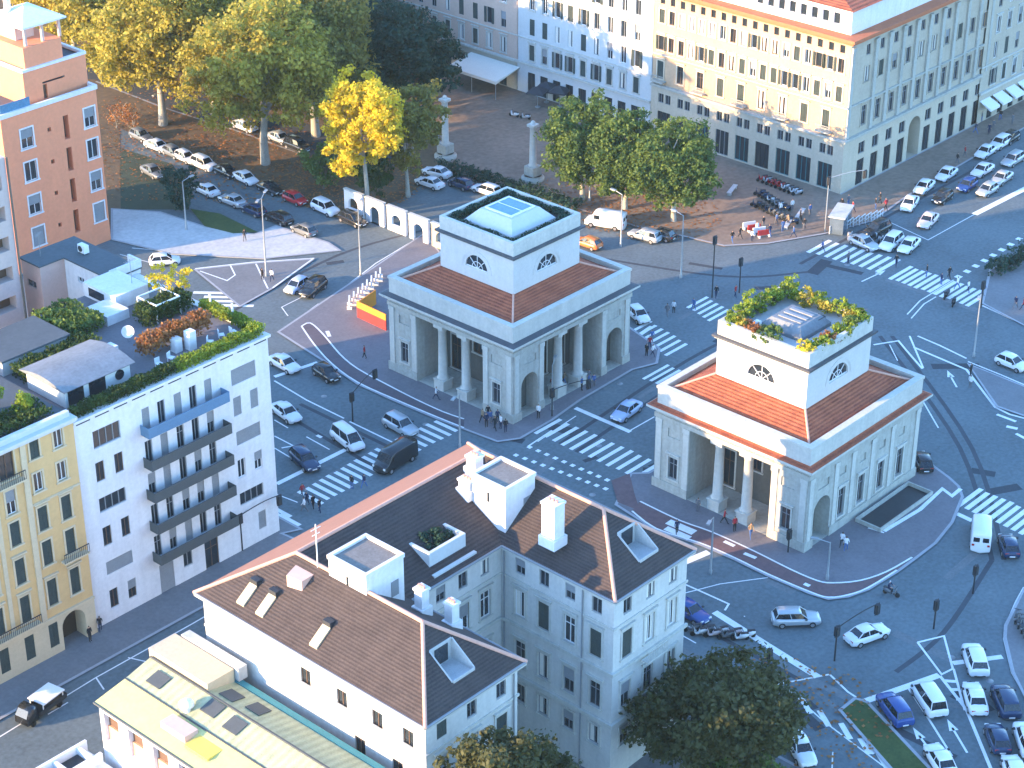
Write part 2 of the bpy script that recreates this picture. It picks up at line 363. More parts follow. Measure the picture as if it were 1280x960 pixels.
    if portico_right:
        for u in (x0+8.3, x0+11.7): column(u, Q+.75)
    # entablature and cornice with dentils
    e = MB(); ring(e, x0+.02, y0+.02, x1-.02, y1-.02, 8.27, 8.75, .4); ring(e, x0+.1, y0+.1, x1-.1, y1-.1, 8.75, 9.22, .4)
    k = y0+.3
    while k < y1-.4: e.box(x0-.22, k, 9.0, x0+.09, k+.26, 9.22); k += .56
    k = x0+.3
    while k < x1-.4: e.box(k, y0-.22, 9.0, k+.26, y0+.09, 9.22); k += .56
    e.build('entablature', M['stone'], t)
    c = MB(); ring(c, x0-.35, y0-.35, x1+.35, y1+.35, 9.23, 9.45, .9); ring(c, x0-.6, y0-.6, x1+.6, y1+.6, 9.45, 9.66, 1.1); c.build('cornice', M['stone2'], t)
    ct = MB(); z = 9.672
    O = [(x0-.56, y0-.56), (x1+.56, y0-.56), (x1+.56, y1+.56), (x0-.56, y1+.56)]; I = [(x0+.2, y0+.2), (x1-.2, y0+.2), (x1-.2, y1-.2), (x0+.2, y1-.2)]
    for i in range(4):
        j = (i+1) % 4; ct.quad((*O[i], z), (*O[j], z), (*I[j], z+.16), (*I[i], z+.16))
    ct.build('cornice_tiles', M['sheet' if portico_right else 'tile'], t)  # columned house: dark sheet draws the cornice shadow line
    p = MB(); ring(p, x0+.22, y0+.22, x1-.22, y1-.22, 9.66, 11.5, .55); ring(p, x0+.12, y0+.12, x1-.12, y1-.12, 11.5, 11.78, .72); p.build('parapet', M['stone2'], t)
    # tiled skirt roof
    tx0, ty0 = x0+(D-10.9)/2, y0+(W-10.9)/2; tx1, ty1 = tx0+10.9, ty0+10.9
    r = MB(); O = [(x0+.75, y0+.75), (x1-.75, y0+.75), (x1-.75, y1-.75), (x0+.75, y1-.75)]; I = [(tx0, ty0), (tx1, ty0), (tx1, ty1), (tx0, ty1)]
    for i in range(4):
        j = (i+1) % 4; r.quad((*O[i], 11.15), (*O[j], 11.15), (*I[j], 12.75), (*I[i], 12.75))
    rf = r.build('roof', M['tile'], t)
    for i in range(4): hp = MB(); hp.tube((*O[i], 11.2), (*I[i], 12.8), .13, n=6); hp.build('hip_tiles', M['ridge'], rf)
    # lantern storey with lunettes
    tw = MB(); uy = (ty0+ty1)/2; ux = (tx0+tx1)/2; rz = 1.62
    for face, Pp, a, c_, uc in (('-X', tx0, ty0, ty1, uy), ('-Y', ty0, tx0, tx1, ux)):
        facade(tw, face, Pp, a, c_, 11.3, 17.0, [(uc-1.65, uc+1.65, 14.05, 14.05+rz)], .3); arch_fill(tw, face, Pp, uc-1.65, uc+1.65, 14.05, 14.05+rz, .3)
        n = 14
        for i in range(n):
            a0, a1 = PI*i/n, PI*(i+1)/n
            q = [fpt(face, Pp, uc+rr*math.cos(aa), 14.0+rr*math.sin(aa), dd) for rr, aa, dd in ((2.05, a0, -.05), (2.05, a1, -.05), (2.25, a1, -.05), (2.25, a0, -.05))]; tw.quad(*q)
            q = [fpt(face, Pp, uc+rr*math.cos(aa), 14.0+rr*math.sin(aa), dd) for rr, aa, dd in ((2.25, a0, -.05), (2.25, a1, -.05), (2.25, a1, 0), (2.25, a0, 0))]; tw.quad(*q)
    facade(tw, '+X', tx1, ty0, ty1, 11.3, 17.0, []); facade(tw, '+Y', ty1, tx0, tx1, 11.3, 17.0, [])
    lan = tw.build('lantern_storey', M['lantern'], t)
    for face, Pp, uc in (('-X', tx0, uy), ('-Y', ty0, ux)):
        g = MB(); fbox(g, face, Pp, uc-1.64, uc+1.64, 14.0, 15.7, .2, .24); lw = g.build('lunette_window', M['glass'], lan)
        f = MB()
        for aa in (45, 90, 135):
            a_ = R(aa); p0 = fpt(face, Pp, uc, 14.06, .17); p1 = fpt(face, Pp, uc+1.6*math.cos(a_), 14.06+1.58*math.sin(a_), .17); f.tube(p0, p1, .045, n=5)
        for i in range(8):
            a0, a1 = PI*i/8, PI*(i+1)/8
            f.tube(fpt(face, Pp, uc+.8*math.cos(a0), 14.06+.8*math.sin(a0), .17), fpt(face, Pp, uc+.8*math.cos(a1), 14.06+.8*math.sin(a1), .17), .04, n=5)
        fbox(f, face, Pp, uc-1.64, uc+1.64, 14.05, 14.13, .13, .2); f.build('glazing_bars', M['winwhite'], lw)
    c = MB(); ring(c, tx0-.25, ty0-.25, tx1+.25, ty1+.25, 16.85, 17.02, .6); c.build('lantern_cornice', M['stone2'], lan); c = MB(); ring(c, tx0-.44, ty0-.44, tx1+.44, ty1+.44, 17.02, 17.25, .8); c.build('cornice_shade_flashing', M['sheet'], lan)  # dark lead edge doubles as painted shadow below the lantern parapet
    p = MB(); ring(p, tx0-.03, ty0-.03, tx1+.03, ty1+.03, 17.25, 18.8, .42); p.build('lantern_parapet', M['stone2'], lan)
    fl = MB(); fl.box(tx0+.36, ty0+.36, 17.6, tx1-.36, ty1-.36, 17.9); fl.build('terrace_floor', M['slate' if portico_right else 'palepave'], t)
    # roof light
    s = MB(); a, c_, z0, z1 = (3.55, 2.3, 18.3, 19.6) if portico_right else (2.5, 1.75, 18.3, 19.1)
    B_ = [(ux-a, uy-a), (ux+a, uy-a), (ux+a, uy+a), (ux-a, uy+a)]; T_ = [(ux-c_, uy-c_), (ux+c_, uy-c_), (ux+c_, uy+c_), (ux-c_, uy+c_)]
    s.prism(B_, 17.9, z0)
    for i in range(4):
        j = (i+1) % 4; s.quad((*B_[i], z0), (*B_[j], z0), (*T_[j], z1), (*T_[i], z1))
    s.sheet(T_, z1); sk = s.build('roof_light', M['bluewhite' if portico_right else 'felt'], t)
    g = MB()
    if portico_right:
        g.box(ux-1.75, uy-1.75, z1+.02, ux+1.75, uy+1.75, z1+.1); g.build('skylight_pane', M['skylight'], sk)
        f = MB(); ring(f, ux-1.95, uy-1.95, ux+1.95, uy+1.95, z1+.01, z1+.16, .19)
        f.box(ux-.04, uy-1.75, z1+.1, ux+.04, uy+1.75, z1+.14); f.build('skylight_frame', M['winwhite'], sk)
    else:
        for dx in (-1.25, -.3, .7): g.box(ux+dx, uy-1.4, z1+.01, ux+dx+.42, uy+1.3, z1+.12)
        g.build('vent_slots', M['wingrey'], sk)
        h = MB(); h.box(ux+1.0, uy-2.0, 17.9, ux+2.2, uy-1.1, 18.9); h.build('skylight_hatch', M['dark'], sk)
    return t, (tx0, ty0, tx1, ty1)
TA, TAR = toll_house(0.0, 0.0, True, 'toll house with blue glass roof light and columns on both visible sides')
TB, TBR = toll_house(0.4, -37.95, False, 'toll house with shrubs growing around its rooftop terrace')

# ---------------------------------------------------------------- courtyard building
def courtyard():
    t = thing('courtyard_building', 'U-shaped pale building with dark hipped tile roof around a narrow courtyard', 'building', (-45, -33, 0))
    XL, XR, YF, YN = -60.0, -29.4, -21.4, -46.0; XA, XB, YI = -50.1, -38.7, -33.9; ZT = 18.2
    w = MB()
    def rows(us, hood=True, arched=True):
        r = []
        for u in us:
            rc = random.choice
            r.append((u, 16.2, 1.05, 1.5, rc(['casement', 'half', 'louvre', 'curtain']), 'wingrey', None))
            r.append((u, 12.0, 1.2, 2.6, rc(['tall', 'half', 'curtain', 'tall', 'louvre']), 'winwhite', 'stone2+hood'))
            r.append((u, 7.0, 1.2, 2.5, rc(['tall', 'half', 'curtain', 'tall']), 'wingrey', 'stone2+hood'))
            r.append((u, 3.2, 1.15, 1.9, rc(['casement', 'half', 'curtain']), 'wingrey', 'stone2'))
        return r
    wall_windows(w, t, '-X', XL, YN, YF, 0, ZT, [(y, 15.4, 1.1, 1.5, 'casement', 'winbrown', None) for y in (-44.2, -41.0, -37.2, -33.2)]+[(y, 11.5, 1.1, 1.9, 'casement', 'winbrown', None) for y in (-43, -39)], depth=.3)
    wall_windows(w, t, '-Y', YN, XL, XA, 0, ZT, rows((-58.3, -55.1, -51.9)), depth=.3)
    wall_windows(w, t, '-Y', YI, XA, XB, 0, ZT, rows((-48.3, -45.9, -43.3, -40.7)), depth=.3)
    wall_windows(w, t, '-X', XB, YN, YI, 0, ZT, rows((-36.0, -38.6, -41.4, -44.2)), depth=.3)
    wall_windows(w, t, '-Y', YN, XB, XR, 0, ZT, rows((-37.0, -34.1, -31.2)), depth=.3)
    facade(w, '+X', XR, YN, YF, 0, ZT, []); facade(w, '+Y', YF, XL, XR, 0, ZT, []); facade(w, '+X', XA, YN, YI, 0, ZT, [])
    w.build('wall', M['courtwall'], t)
    sc = MB()
    for z, hh, d in ((15.35, .22, .12), (10.9, .3, .22), (5.8, .35, .3)):
        fbox(sc, '-Y', YN, XL-d, XA+d, z, z+hh, -d, -.002); fbox(sc, '-Y', YI, XA, XB-d, z, z+hh, -d, -.002)
        fbox(sc, '-X', XB, YN, YI-d-.003, z, z+hh, -d, -.002); fbox(sc, '-Y', YN, XB-d, XR+d, z, z+hh, -d, -.004)
        fbox(sc, '-X', XL, YN, YF, z, z+hh, -d, -.002)
    sc.build('string_course', M['stone2'], t)
    # roof
    ZE, ZR = 18.5, 22.4; ov = .5
    A = (XL-ov, YF+ov, ZE); B = (XR+ov, YF+ov, ZE); C = (XR+ov, YN-ov, ZE); D = (XB-ov, YN-ov, ZE); E = (XB-ov, YI-ov, ZE); F = (XA+ov, YI-ov, ZE); Gg = (XA+ov, YN-ov, ZE); H = (XL-ov, YN-ov, ZE)
    r1 = (-55.05, -41.0, ZR); r2 = (-55.05, -27.2, ZR); r3 = (-34.0, -27.2, ZR); r4 = (-34.0, -40.8, ZR)
    rf = MB()
    rf.quad(A, H, r1, r2);  rf.quad(Gg, F, r2, r1); rf.quad(F, E, r3, r2); rf.quad(E, D, r4, r3);  rf.quad(C, B, r3, r4)
    RC = [(-55.0, -43.9), (-33.4, -43.9)]
    for tri, (cx, cy) in (((H, Gg, r1), RC[0]), ((D, C, r4), RC[1])):
        sl = (tri[2][2]-ZE)/(tri[2][1]-(YN-ov)); zf = lambda y: ZE+(y-(YN-ov))*sl
        hl = [(cx-1.15, cy-1.2), (cx+1.15, cy-1.2), (cx+1.15, cy+1.1), (cx-1.15, cy+1.1)]
        T = tessellate_polygon([[Vector((q[0], q[1], 0)) for q in tri], [Vector((q[0], q[1], 0)) for q in hl]])
        pts = [(q[0], q[1], zf(q[1])) for q in list(tri)+hl]; rf.add(pts, [tuple(k) for k in T])
    roof = rf.build('roof', M['roofbrown'], t)
    for cx, cy in RC:
        sl = .70; zf = lambda y: ZE+(y-(YN-ov))*sl; z0 = zf(cy-1.2)-.15; d = MB(); y0, y1 = cy-1.2, cy+1.1
        for x in (cx-1.15, cx+1.15): d.add([(x, y0, z0), (x, y1, z0), (x, y1, zf(y1)+.12), (x, y0, zf(y0)+.12), (x+.09*(1 if x > cx else -1), y0, z0), (x+.09*(1 if x > cx else -1), y1, z0), (x+.09*(1 if x > cx else -1), y1, zf(y1)+.12), (x+.09*(1 if x > cx else -1), y0, zf(y0)+.12)], [(0, 1, 2, 3), (7, 6, 5, 4), (3, 2, 6, 7), (0, 3, 7, 4), (1, 5, 6, 2)])
        d.box(cx-1.14, y1, z0, cx+1.14, y1+.09, zf(y1)+.14); d.box(cx-1.14, y0-.09, z0, cx+1.14, y0, zf(y0)+.2); d.quad((cx-1.14, y0, z0+.02), (cx+1.14, y0, z0+.02), (cx+1.14, y1, z0+.02), (cx-1.14, y1, z0+.02))
        k = d.build('roof_recess', mat('weathered_zinc', (.40, .40, .39), .7, .2, 1.5), t); g_ = MB(); g_.box(cx-.7, y1-.05, z0+.15, cx+.7, y1-.005, zf(y1)-.1); g_.build('recess_window', M['glass'], k)
    rs = MB(); rs.quad(B, A, r2, r3); rs.build('street_slope', M['slope'], roof)
    rd = MB()
    for a, b in ((H, r1), (r1, r2), (r2, r3), (A, r2), (D, r4), (C, r4), (r4, r3), (Gg, r1), (B, r3)): rd.tube(a, b, .17, n=6)
    rd.build('ridge_tiles', M['ridge'], roof)
    ev = MB(); poly = [A, B, C, D, E, F, Gg, H][::-1]
    ev.prism([(p[0], p[1]) for p in poly], ZE-.3, ZE-.02); ev.build('eaves', M['stone2'], t)
    gt = MB(); seq = [A, H, Gg, F, E, D, C, B]
    for i in range(7): gt.tube(seq[i], seq[i+1], .11, n=6)
    gt.build('gutter', M['wingrey'], t)
    for x, y in ((XB-.12, -42.8), (XB-.12, -34.3), (XA-.5, YN-.12)): dn = MB(); dn.tube((x, y, 0), (x, y, 18.3), .07, n=6); dn.build('downpipe', M['wingrey'], t)
    # stair heads on the roof
    def stair_head(x0, y0, x1, y1, z0, z1):
        b = MB(); b.box(x0, y0, z0, x1, y1, z1-.35); ring(b, x0-.08, y0-.08, x1+.08, y1+.08, z1-.35, z1, .3)
        s = b.build('stair_head', M['white'], t)
        f = MB(); f.box(x0+.24, y0+.24, z1-.349, x1-.24, y1-.24, z1-.2); f.build('stair_head_roof', M['roofgrey'], s)
        d = MB(); fbox(d, '-X', x0, (y0+y1)/2-.12, (y0+y1)/2+.12, z1-2.0, z1-1.1, -.03, .02); d.build('slit_window', M['glass'], s); d = MB(); fbox(d, '-Y', y0, x1-1.4, x1-.6, z0+1.2, z0+2.6, -.03, .02); d.build('hatch_door', M['wingrey'], s)
    M['roofgrey'] = mat('grey_felt_roof', (.17, .155, .14), .9, .25, .8)
    stair_head(-38.3, -34.0, -34.7, -30.2, 18.9, 23.4); stair_head(-55.3, -35.3, -51.3, -31.2, 19.5, 24.1)
    def chimney(cx, cy, sx, sy, z0, z1):
        c = MB(); c.box(cx-sx-.18, cy-sy-.18, z0, cx+sx+.18, cy+sy+.18, z0+.9); c.box(cx-sx, cy-sy, z0+.9, cx+sx, cy+sy, z1-.2); c.box(cx-sx-.09, cy-sy-.09, z1-.2, cx+sx+.09, cy+sy+.09, z1)
        k = c.build('chimney', M['white'], t)
        p = MB()
        for dy in (-.35, 0, .35): p.tube((cx, cy+dy*sy/.6, z1), (cx, cy+dy*sy/.6, z1+.22), .13, n=8)
        p.build('chimney_pot', M['ridge'], k)
    chimney(-37.9, -38.8, .62, .68, 20.0, 24.1); chimney(-51.9, -37.8, .4, .4, 19.8, 22.4); chimney(-50.9, -40.0, .4, .4, 19.0, 21.6)
    chimney(-36.2, -28.6, .5, .5, 21.6, 23.6); chimney(-38.2, -29.6, .45, .55, 20.8, 22.6)
    # loggia cut into the slope over the court
    l = MB(); x0, x1, y0, y1 = -46.2, -42.0, -33.0, -29.6
    ring(l, x0, y0, x1, y1, 18.9, 20.5, .3); l.box(x0-.35, y0-.9, 18.6, x1+.35, y0-.05, 18.95)
    lo = l.build('roof_loggia', M['bluewhite'], t)
    # long skylights lying on the slope over the west wall
    for cy in (-25.6, -27.8, -33.9):
        zc = lambda x: ZE+(x-(XL-ov))*.715; x0, x1 = -59.7, -58.2; d = MB(); w_ = .42
        d.add([(x0, cy-w_, zc(x0)+.02), (x1, cy-w_, zc(x1)+.02), (x1, cy+w_, zc(x1)+.02), (x0, cy+w_, zc(x0)+.02), (x0, cy-w_, zc(x0)+.2), (x1, cy-w_, zc(x1)+.2), (x1, cy+w_, zc(x1)+.2), (x0, cy+w_, zc(x0)+.2)], [(4, 5, 6, 7), (0, 1, 5, 4), (1, 2, 6, 5), (2, 3, 7, 6), (3, 0, 4, 7)])
        o = d.build('roof_light', M['cream'], t); g = MB(); g.box(x1-.05, cy-w_, zc(x1)+.0, x1+.5, cy+w_, zc(x1)+.55); g.build('roof_light_hood', M['dark'], o)
    an = MB(); an.tube((-55.2, -29.8, 21.9), (-55.2, -29.8, 26.2), .05, n=5); an.tube((-55.7, -29.8, 25.8), (-54.7, -29.8, 25.8), .03, n=4); an.tube((-55.6, -29.8, 25.3), (-54.8, -29.8, 25.3), .03, n=4); an.build('aerial', M['winwhite'], t)
    pk = MB(); pk.prism([(-57.0, -29.9), (-55.4, -29.9), (-54.9, -28.8), (-55.8, -27.9), (-57.2, -28.4)], 20.4, 21.9); pk.build('roof_turret', M['palepink'], t)
    bl = MB(); fbox(bl, '-Y', YN-.32, -35.4, -32.8, 10.75, 10.89, -.7, 0)
    for k in range(12): bl.tube((-35.3+k*.226, YN-.98, 10.89), (-35.3+k*.226, YN-.98, 11.8), .025, n=4)
    bl.box(-35.4, YN-1.02, 11.8, -32.8, YN-.94, 11.86); bl.build('balcony', M['stone2'], t)
    return t
courtyard()

# ---------------------------------------------------------------- white apartment building and its neighbours
def white_block():
    t = thing('apartment_building', 'white apartment building with five stacked grey balconies and hedged roof terrace', 'building', (-42.6, 12, 0))
    X0, X1, P, YB, ZT = -53.9, -31.2, 2.9, 22.4, 21.9
    w = MB(); wins = []
    wins += [(-50.4, 18.4, 3.0, 1.8, 'strip', 'wingrey'), (-50.5, 11.8, 3.0, 1.5, 'strip', 'wingrey'), (-50.5, 5.1, 3.0, 1.4, 'strip_closed', 'wingrey'),
             (-34.4, 18.3, 3.0, 1.7, 'strip_closed', 'winwhite'), (-34.3, 11.8, 3.0, 1.5, 'closed', 'winwhite'), (-34.4, 5.1, 3.0, 1.4, 'strip', 'wingrey')]
    for z in (15.0, 8.2, 1.4):
        wins += [(-51.5, z, .95, 2.0, 'casement', 'winbrown'), (-49.4, z, .95, 2.0, 'casement' if z > 3 else 'half', 'winbrown')]
        if z > 3: wins += [(-35.4, z, .95, 2.0, 'closed' if z > 12 else 'casement', 'winwhite'), (-33.3, z, .95, 2.0, 'closed' if z > 12 else 'half', 'winwhite')]
        elif z < 3: wins += [(-33.3, z, .95, 2.0, 'closed', 'winwhite')]
    seq = ['closed', 'casement', 'closed', 'casement', 'closed', 'casement', 'closed', 'tall', 'casement', 'half', 'half', 'closed', 'casement', 'half', 'tall', 'casement', 'tall', 'half', 'half', 'closed', 'tall', 'half', 'closed', 'casement', 'tall']
    zf = (17.85, 14.45, 11.05, 7.65, 4.25)
    for i, z in enumerate(zf):
        for j, u in enumerate((-46.0, -44.2, -42.3, -40.5, -38.7)): wins.append((u, z+.02, .85, 2.35, seq[i*5+j], 'wingrey'))
    wins += [(-45.3, .05, 1.7, 3.2, 'closed', 'winbrown'), (-42.7, 1.6, 1.1, 1.6, 'casement', 'wingrey'), (-39.8, .05, 1.7, 3.2, 'tall', 'winbrown')]
    wall_windows(w, t, '-Y', P, X0, X1, 0, ZT, wins, depth=.25)
    facade(w, '+X', X1, P, YB, 0, ZT, []); facade(w, '-X', X0, P, YB, 0, ZT, []); facade(w, '+Y', YB, X0, X1, 0, ZT, [])
    w.build('wall', M['white'], t)
    for i, z in enumerate(zf):
        b = MB(); x0, x1 = -46.75, -37.2; b.box(x0, P-1.2, z-.16, x1, P-.002, z)
        bl = b.build('balcony', M['bluebalc'] if i == 0 else M['balc'], t)
        r = MB(); r.box(x0, P-1.2, z+.002, x1, P-1.12, z+.9); r.box(x0, P-1.118, z+.002, x0+.07, P-.004, z+.9); r.box(x1-.07, P-1.118, z+.002, x1, P-.004, z+.9)
        r.build('balcony_front', M['bluebalc'] if i == 0 else M['balc'], bl)
    c = MB(); c.box(X0, P-.25, ZT-.14, X1+.2, P+.6, ZT+.12); c.box(X1-.6, P+.6, ZT-.14, X1+.2, YB, ZT+.12)
    for k in range(11): c.box(X0+.4+k*2.06, P-.03, ZT-.42, X0+.4+k*2.06+1.5, P-.002, ZT-.28, 1)
    c.build('roof_edge', [M['white'], M['dark']], t)
    fl = MB(); fl.box(X0+.02, P+.6, ZT-.3, X1-.6, YB, ZT+.02); fl.build('terrace_floor', M['darkpave'], t)
    # penthouse with shallow grey vault
    ph = MB(); x0, x1, y0, y1 = -52.6, -45.4, 5.4, 11.0; ph.box(x0, y0, ZT+.02, x1, y1, ZT+1.9); p = ph.build('penthouse', M['bluewhite'], t)
    v = MB(); n = 12
    for k in range(n):
        a, b = k/n, (k+1)/n; ya, yb = y0-.5+(y1-y0+1)*a, y0-.5+(y1-y0+1)*b; za, zb = ZT+1.9+.55*math.sin(PI*a), ZT+1.9+.55*math.sin(PI*b)
        v.quad((x0-.4, ya, za), (x1+.3, ya, za), (x1+.3, yb, zb), (x0-.4, yb, zb)); v.quad((x1+.3, ya, ZT+1.86), (x1+.3, yb, ZT+1.86), (x1+.3, yb, zb), (x1+.3, ya, za)); v.quad((x0-.4, ya, ZT+1.86), (x0-.4, yb, ZT+1.86), (x0-.4, yb, zb), (x0-.4, ya, za))
    v.quad((x0-.4, y0-.5, ZT+1.85), (x1+.3, y0-.5, ZT+1.85), (x1+.3, y1+.5, ZT+1.85), (x0-.4, y1+.5, ZT+1.85)); v.build('penthouse_roof', M['felt'], p)
    for a_, b_ in ((-52.3, -50.6), (-50.0, -48.2)): g = MB(); g.box(a_, y0-.05, ZT+.1, b_, y0-.002, ZT+1.7); g.build('penthouse_window', M['carglass'], p)
    g = MB(); g.tube((-46.6, y0-.05, ZT+1.05), (-46.6, y0-.002, ZT+1.05), .5, n=16); g.build('porthole_window', M['carglass'], p)
    # rear attic rooms
    a = MB(); a.box(-37.6, 17.4, ZT+.02, -33.6, YB, ZT+1.5); a.box(-40.2, 15.4, ZT+.02, -37.6, 18.6, ZT+1.0); at = a.build('attic_room', M['white'], t)
    g = MB(); fbox(g, '-X', -37.6, 19.2, 21.6, ZT+.3, ZT+1.2, -.04, 0); g.build('attic_window', M['glass'], at)
    rr_ = MB(); rr_.box(-52.8, 14.4, ZT+.02, -45.6, 19.5, ZT+1.5); lw = rr_.build('rear_penthouse', M['bluewhite'], t); rr_ = MB(); rr_.box(-53.0, 14.1, ZT+1.5, -45.4, 19.7, ZT+1.7); rr_.build('rear_penthouse_roof', M['slate'], lw)
    f = MB()
    for (p0, p1) in (((-36.6, 12.4), (-36.6, 15.2)), ((-36.6, 15.2), (-33.8, 15.2)), ((-33.8, 15.2), (-33.8, 12.4)), ((-33.8, 12.4), (-36.6, 12.4))):
        f.tube((*p0, ZT+1.9), (*p1, ZT+1.9), .09, n=6)
        f.tube((*p0, ZT), (*p0, ZT+1.9), .09, n=6)
    f.tube((-31.6, 10.5, ZT), (-31.6, 10.5, ZT+2.0), .12, n=6); f.tube((-31.6, 7.3, ZT), (-31.6, 7.3, ZT+2.0), .12, n=6)
    f.build('pergola_frame', M['winwhite'], t)
    for x_, y_, w_, h_ in ((-37.8, 6.1, .4, 1.9), (-39.0, 6.7, .4, 1.4)): tw = MB(); tw.box(x_-w_, y_-w_, ZT+.02, x_+w_, y_+w_, ZT+h_); tw.build('terrace_cabinet', M['white'], t)
    return t
white_block()
def back_block():
    t = thing('apartment_building', 'white and pale pink block with black flat roof behind the hedged terrace', 'building', (-34, 28, 0))
    w = MB(); Z = 22.4
    wall_windows(w, t, '-X', -34.2, 22.42, 30.1, 0, Z, [(25.2, 20.4, 1.6, .6, 'closed', 'winwhite'), (27.6, 20.4, 1.0, .6, 'casement', 'winwhite')], depth=.2)
    facade(w, '+X', -30.6, 22.42, 33.2, 0, Z, []); facade(w, '-Y', 22.42, -34.2, -30.6, 21.9, Z, []); facade(w, '+Y', 33.2, -37.2, -30.6, 0, Z, [])
    w.build('wall', M['white'], t)
    q = MB(); facade(q, '-Y', 30.1, -37.2, -34.2, 0, Z, [])
    wall_windows(q, t, '-X', -37.2, 30.1, 33.2, 0, Z, [(31.8, 19.6, 1.5, .8, 'strip', 'wingrey'), (31.7, 15.5, 1.5, 1.6, 'strip', 'wingrey'), (31.6, 11.8, 1.5, 1.4, 'strip', 'wingrey'), (31.6, 8, 1.5, 1.4, 'strip', 'wingrey')], depth=.2)
    q.build('pink_wall', M['palepink'], t)
    r = MB(); r.prism([(-34.4, 22.3), (-30.5, 22.3), (-30.5, 33.3), (-37.4, 33.3), (-37.4, 29.9), (-34.4, 29.9)], Z, Z+.16); r.build('flat_roof', M['slate'], t)
    k = MB(); k.box(-34.3, 22.32, Z+.16, -30.5, 22.6, Z+1.0); k.box(-30.75, 22.6, Z+.16, -30.5, 24.2, Z+1.0); k.build('parapet', M['white'], t)
    return t
back_block()
def ochre_block():
    t = thing('apartment_building', 'ochre building with arched gateway and white cornice beside the white block', 'building', (-64, 10, 0))
    X0, X1, P, YB, ZT = -76.0, -54.05, 2.5, 16.0, 22.9
    w = MB(); wins = []; low = []; bay = []
    for u, st in ((-55.75, 'casement'), (-58.25, 'louvre')):
        wins += [(u, 20.5, .95, 1.85, st, 'winwhite', 'cream'), (u, 17.2, .95, 1.85, 'casement', 'winwhite', 'cream'), (u, 13.2, 1.0, 2.4, 'louvre', 'winwhite', 'cream+hood'), (u, 9.6, 1.0, 2.5, 'louvre', 'winwhite', 'cream'), (u, 5.3, 1.0, 2.7, 'louvre', 'winwhite', 'cream+hood')]
    for u in (-61.2, -64.0, -67, -70, -73):
        bay += [(u, 19.7, 1.6, 2.7, 'strip', 'winbrown', 'cream'), (u, 16.2, 1.0, 2.4, 'half', 'winwhite', 'cream'), (u, 13.0, 1.0, 2.4, 'louvre', 'winwhite', 'cream'), (u, 9.0, 1.0, 2.6, 'louvre', 'winwhite', 'cream+hood'), (u, 5.0, 1.0, 2.7, 'louvre', 'winwhite', 'cream+hood')]
    wall_windows(w, t, '-Y', P, -59.4, X1, 3.9, ZT, wins, depth=.25)
    wall_windows(w, t, '-Y', P, X0, -59.4, 3.9, ZT, bay, depth=.25)
    facade(w, '+X', X1, P, YB, ZT-1.0, ZT, []); facade(w, '-X', X0, P, YB, 0, ZT, []); facade(w, '+Y', YB, X0, X1, 0, ZT, [])
    w.build('wall', M['ochre'], t)
    b = MB(); low = [(u, 1.0, 1.0, 2.5, 'louvre', 'winbrown', None) for u in (-58.7, -61.3, -64.0, -67, -70, -73)]
    wall_windows(b, t, '-Y', P-.1, X0, X1, 0, 3.9, low, [(-57.75, -55.2, .02, 3.7, 1.6)], depth=.3); arch_fill(b, '-Y', P-.1, -57.75, -55.2, 2.45, 3.7, 1.6); b.build('rusticated_base', M['cream'], t)
    g = MB(); fbox(g, '-Y', P, -57.9, -55.0, .02, 3.8, 1.5, 1.6); g.build('gate', M['wood'], t)
    s = MB(); fbox(s, '-Y', P, X0, X1, 3.9, 4.15, -.25, -.002); s.build('string_course', M['cream'], t); s = MB(); fbox(s, '-Y', P, -59.19, X1, 16.0, 16.2, -.1, -.002); s.build('string_course', M['cream'], t)
    for xa, xb, d in ((-59.75, -59.2, .16), (-62.9, -62.5, .12)): s = MB(); s.box(xa, P-d, 4.16, xb, P-.003, ZT-.42); s.build('pilaster', M['cream'], t)
    c = MB(); c.box(X0, P-.75, ZT-.1, X1, P+.3, ZT+.2); c.box(X0, P-.45, ZT-.4, X1, P-.003, ZT-.1); c.box(X0, P-.2, ZT+.2, X1-.4, P+.25, ZT+.75); c.build('cornice', M['bluewhite'], t)
    r = MB(); r.box(X0, P+.3, ZT-.3, X1, YB, ZT+.1); r.build('flat_roof', M['slate'], t)
    for (x0, x1, z) in ((-57.1, -54.4, 9.4), (-62.6, -59.9, 19.5), (-76, -60.2, 4.75)):
        bb = MB(); bb.box(x0, P-.85, z-.16, x1, P-.17, z); k = bb.build('balcony', M['cream'], t)
        rr = MB(); n = int((x1-x0)/.2)
        for i in range(n+1): rr.box(x0+(x1-x0)*i/n-.018, P-.84, z, x0+(x1-x0)*i/n+.018, P-.81, z+.85)
        rr.box(x0, P-.86, z+.85, x1, P-.79, z+.92); rr.build('balcony_railing', M['dark'], k)
    h = MB(); h.box(-66.5, 6.5, ZT+.1, -60.5, 9.5, ZT+2.0); h.build('roof_room', M['bluebalc'], t)
    lad = MB()
    for dx in (0, .7): lad.tube((-62.2+dx, 4.4, ZT+.1), (-60.0+dx, 7.6, ZT+2.6), .06, n=5)
    for k in range(9): lad.tube((-62.2+2.2*k/8, 4.4+3.2*k/8, ZT+.1+2.5*k/8), (-61.5+2.2*k/8, 4.4+3.2*k/8, ZT+.1+2.5*k/8), .04, n=4)
    lad.build('roof_stair', M['bluewhite'], t)
    return t
ochre_block()
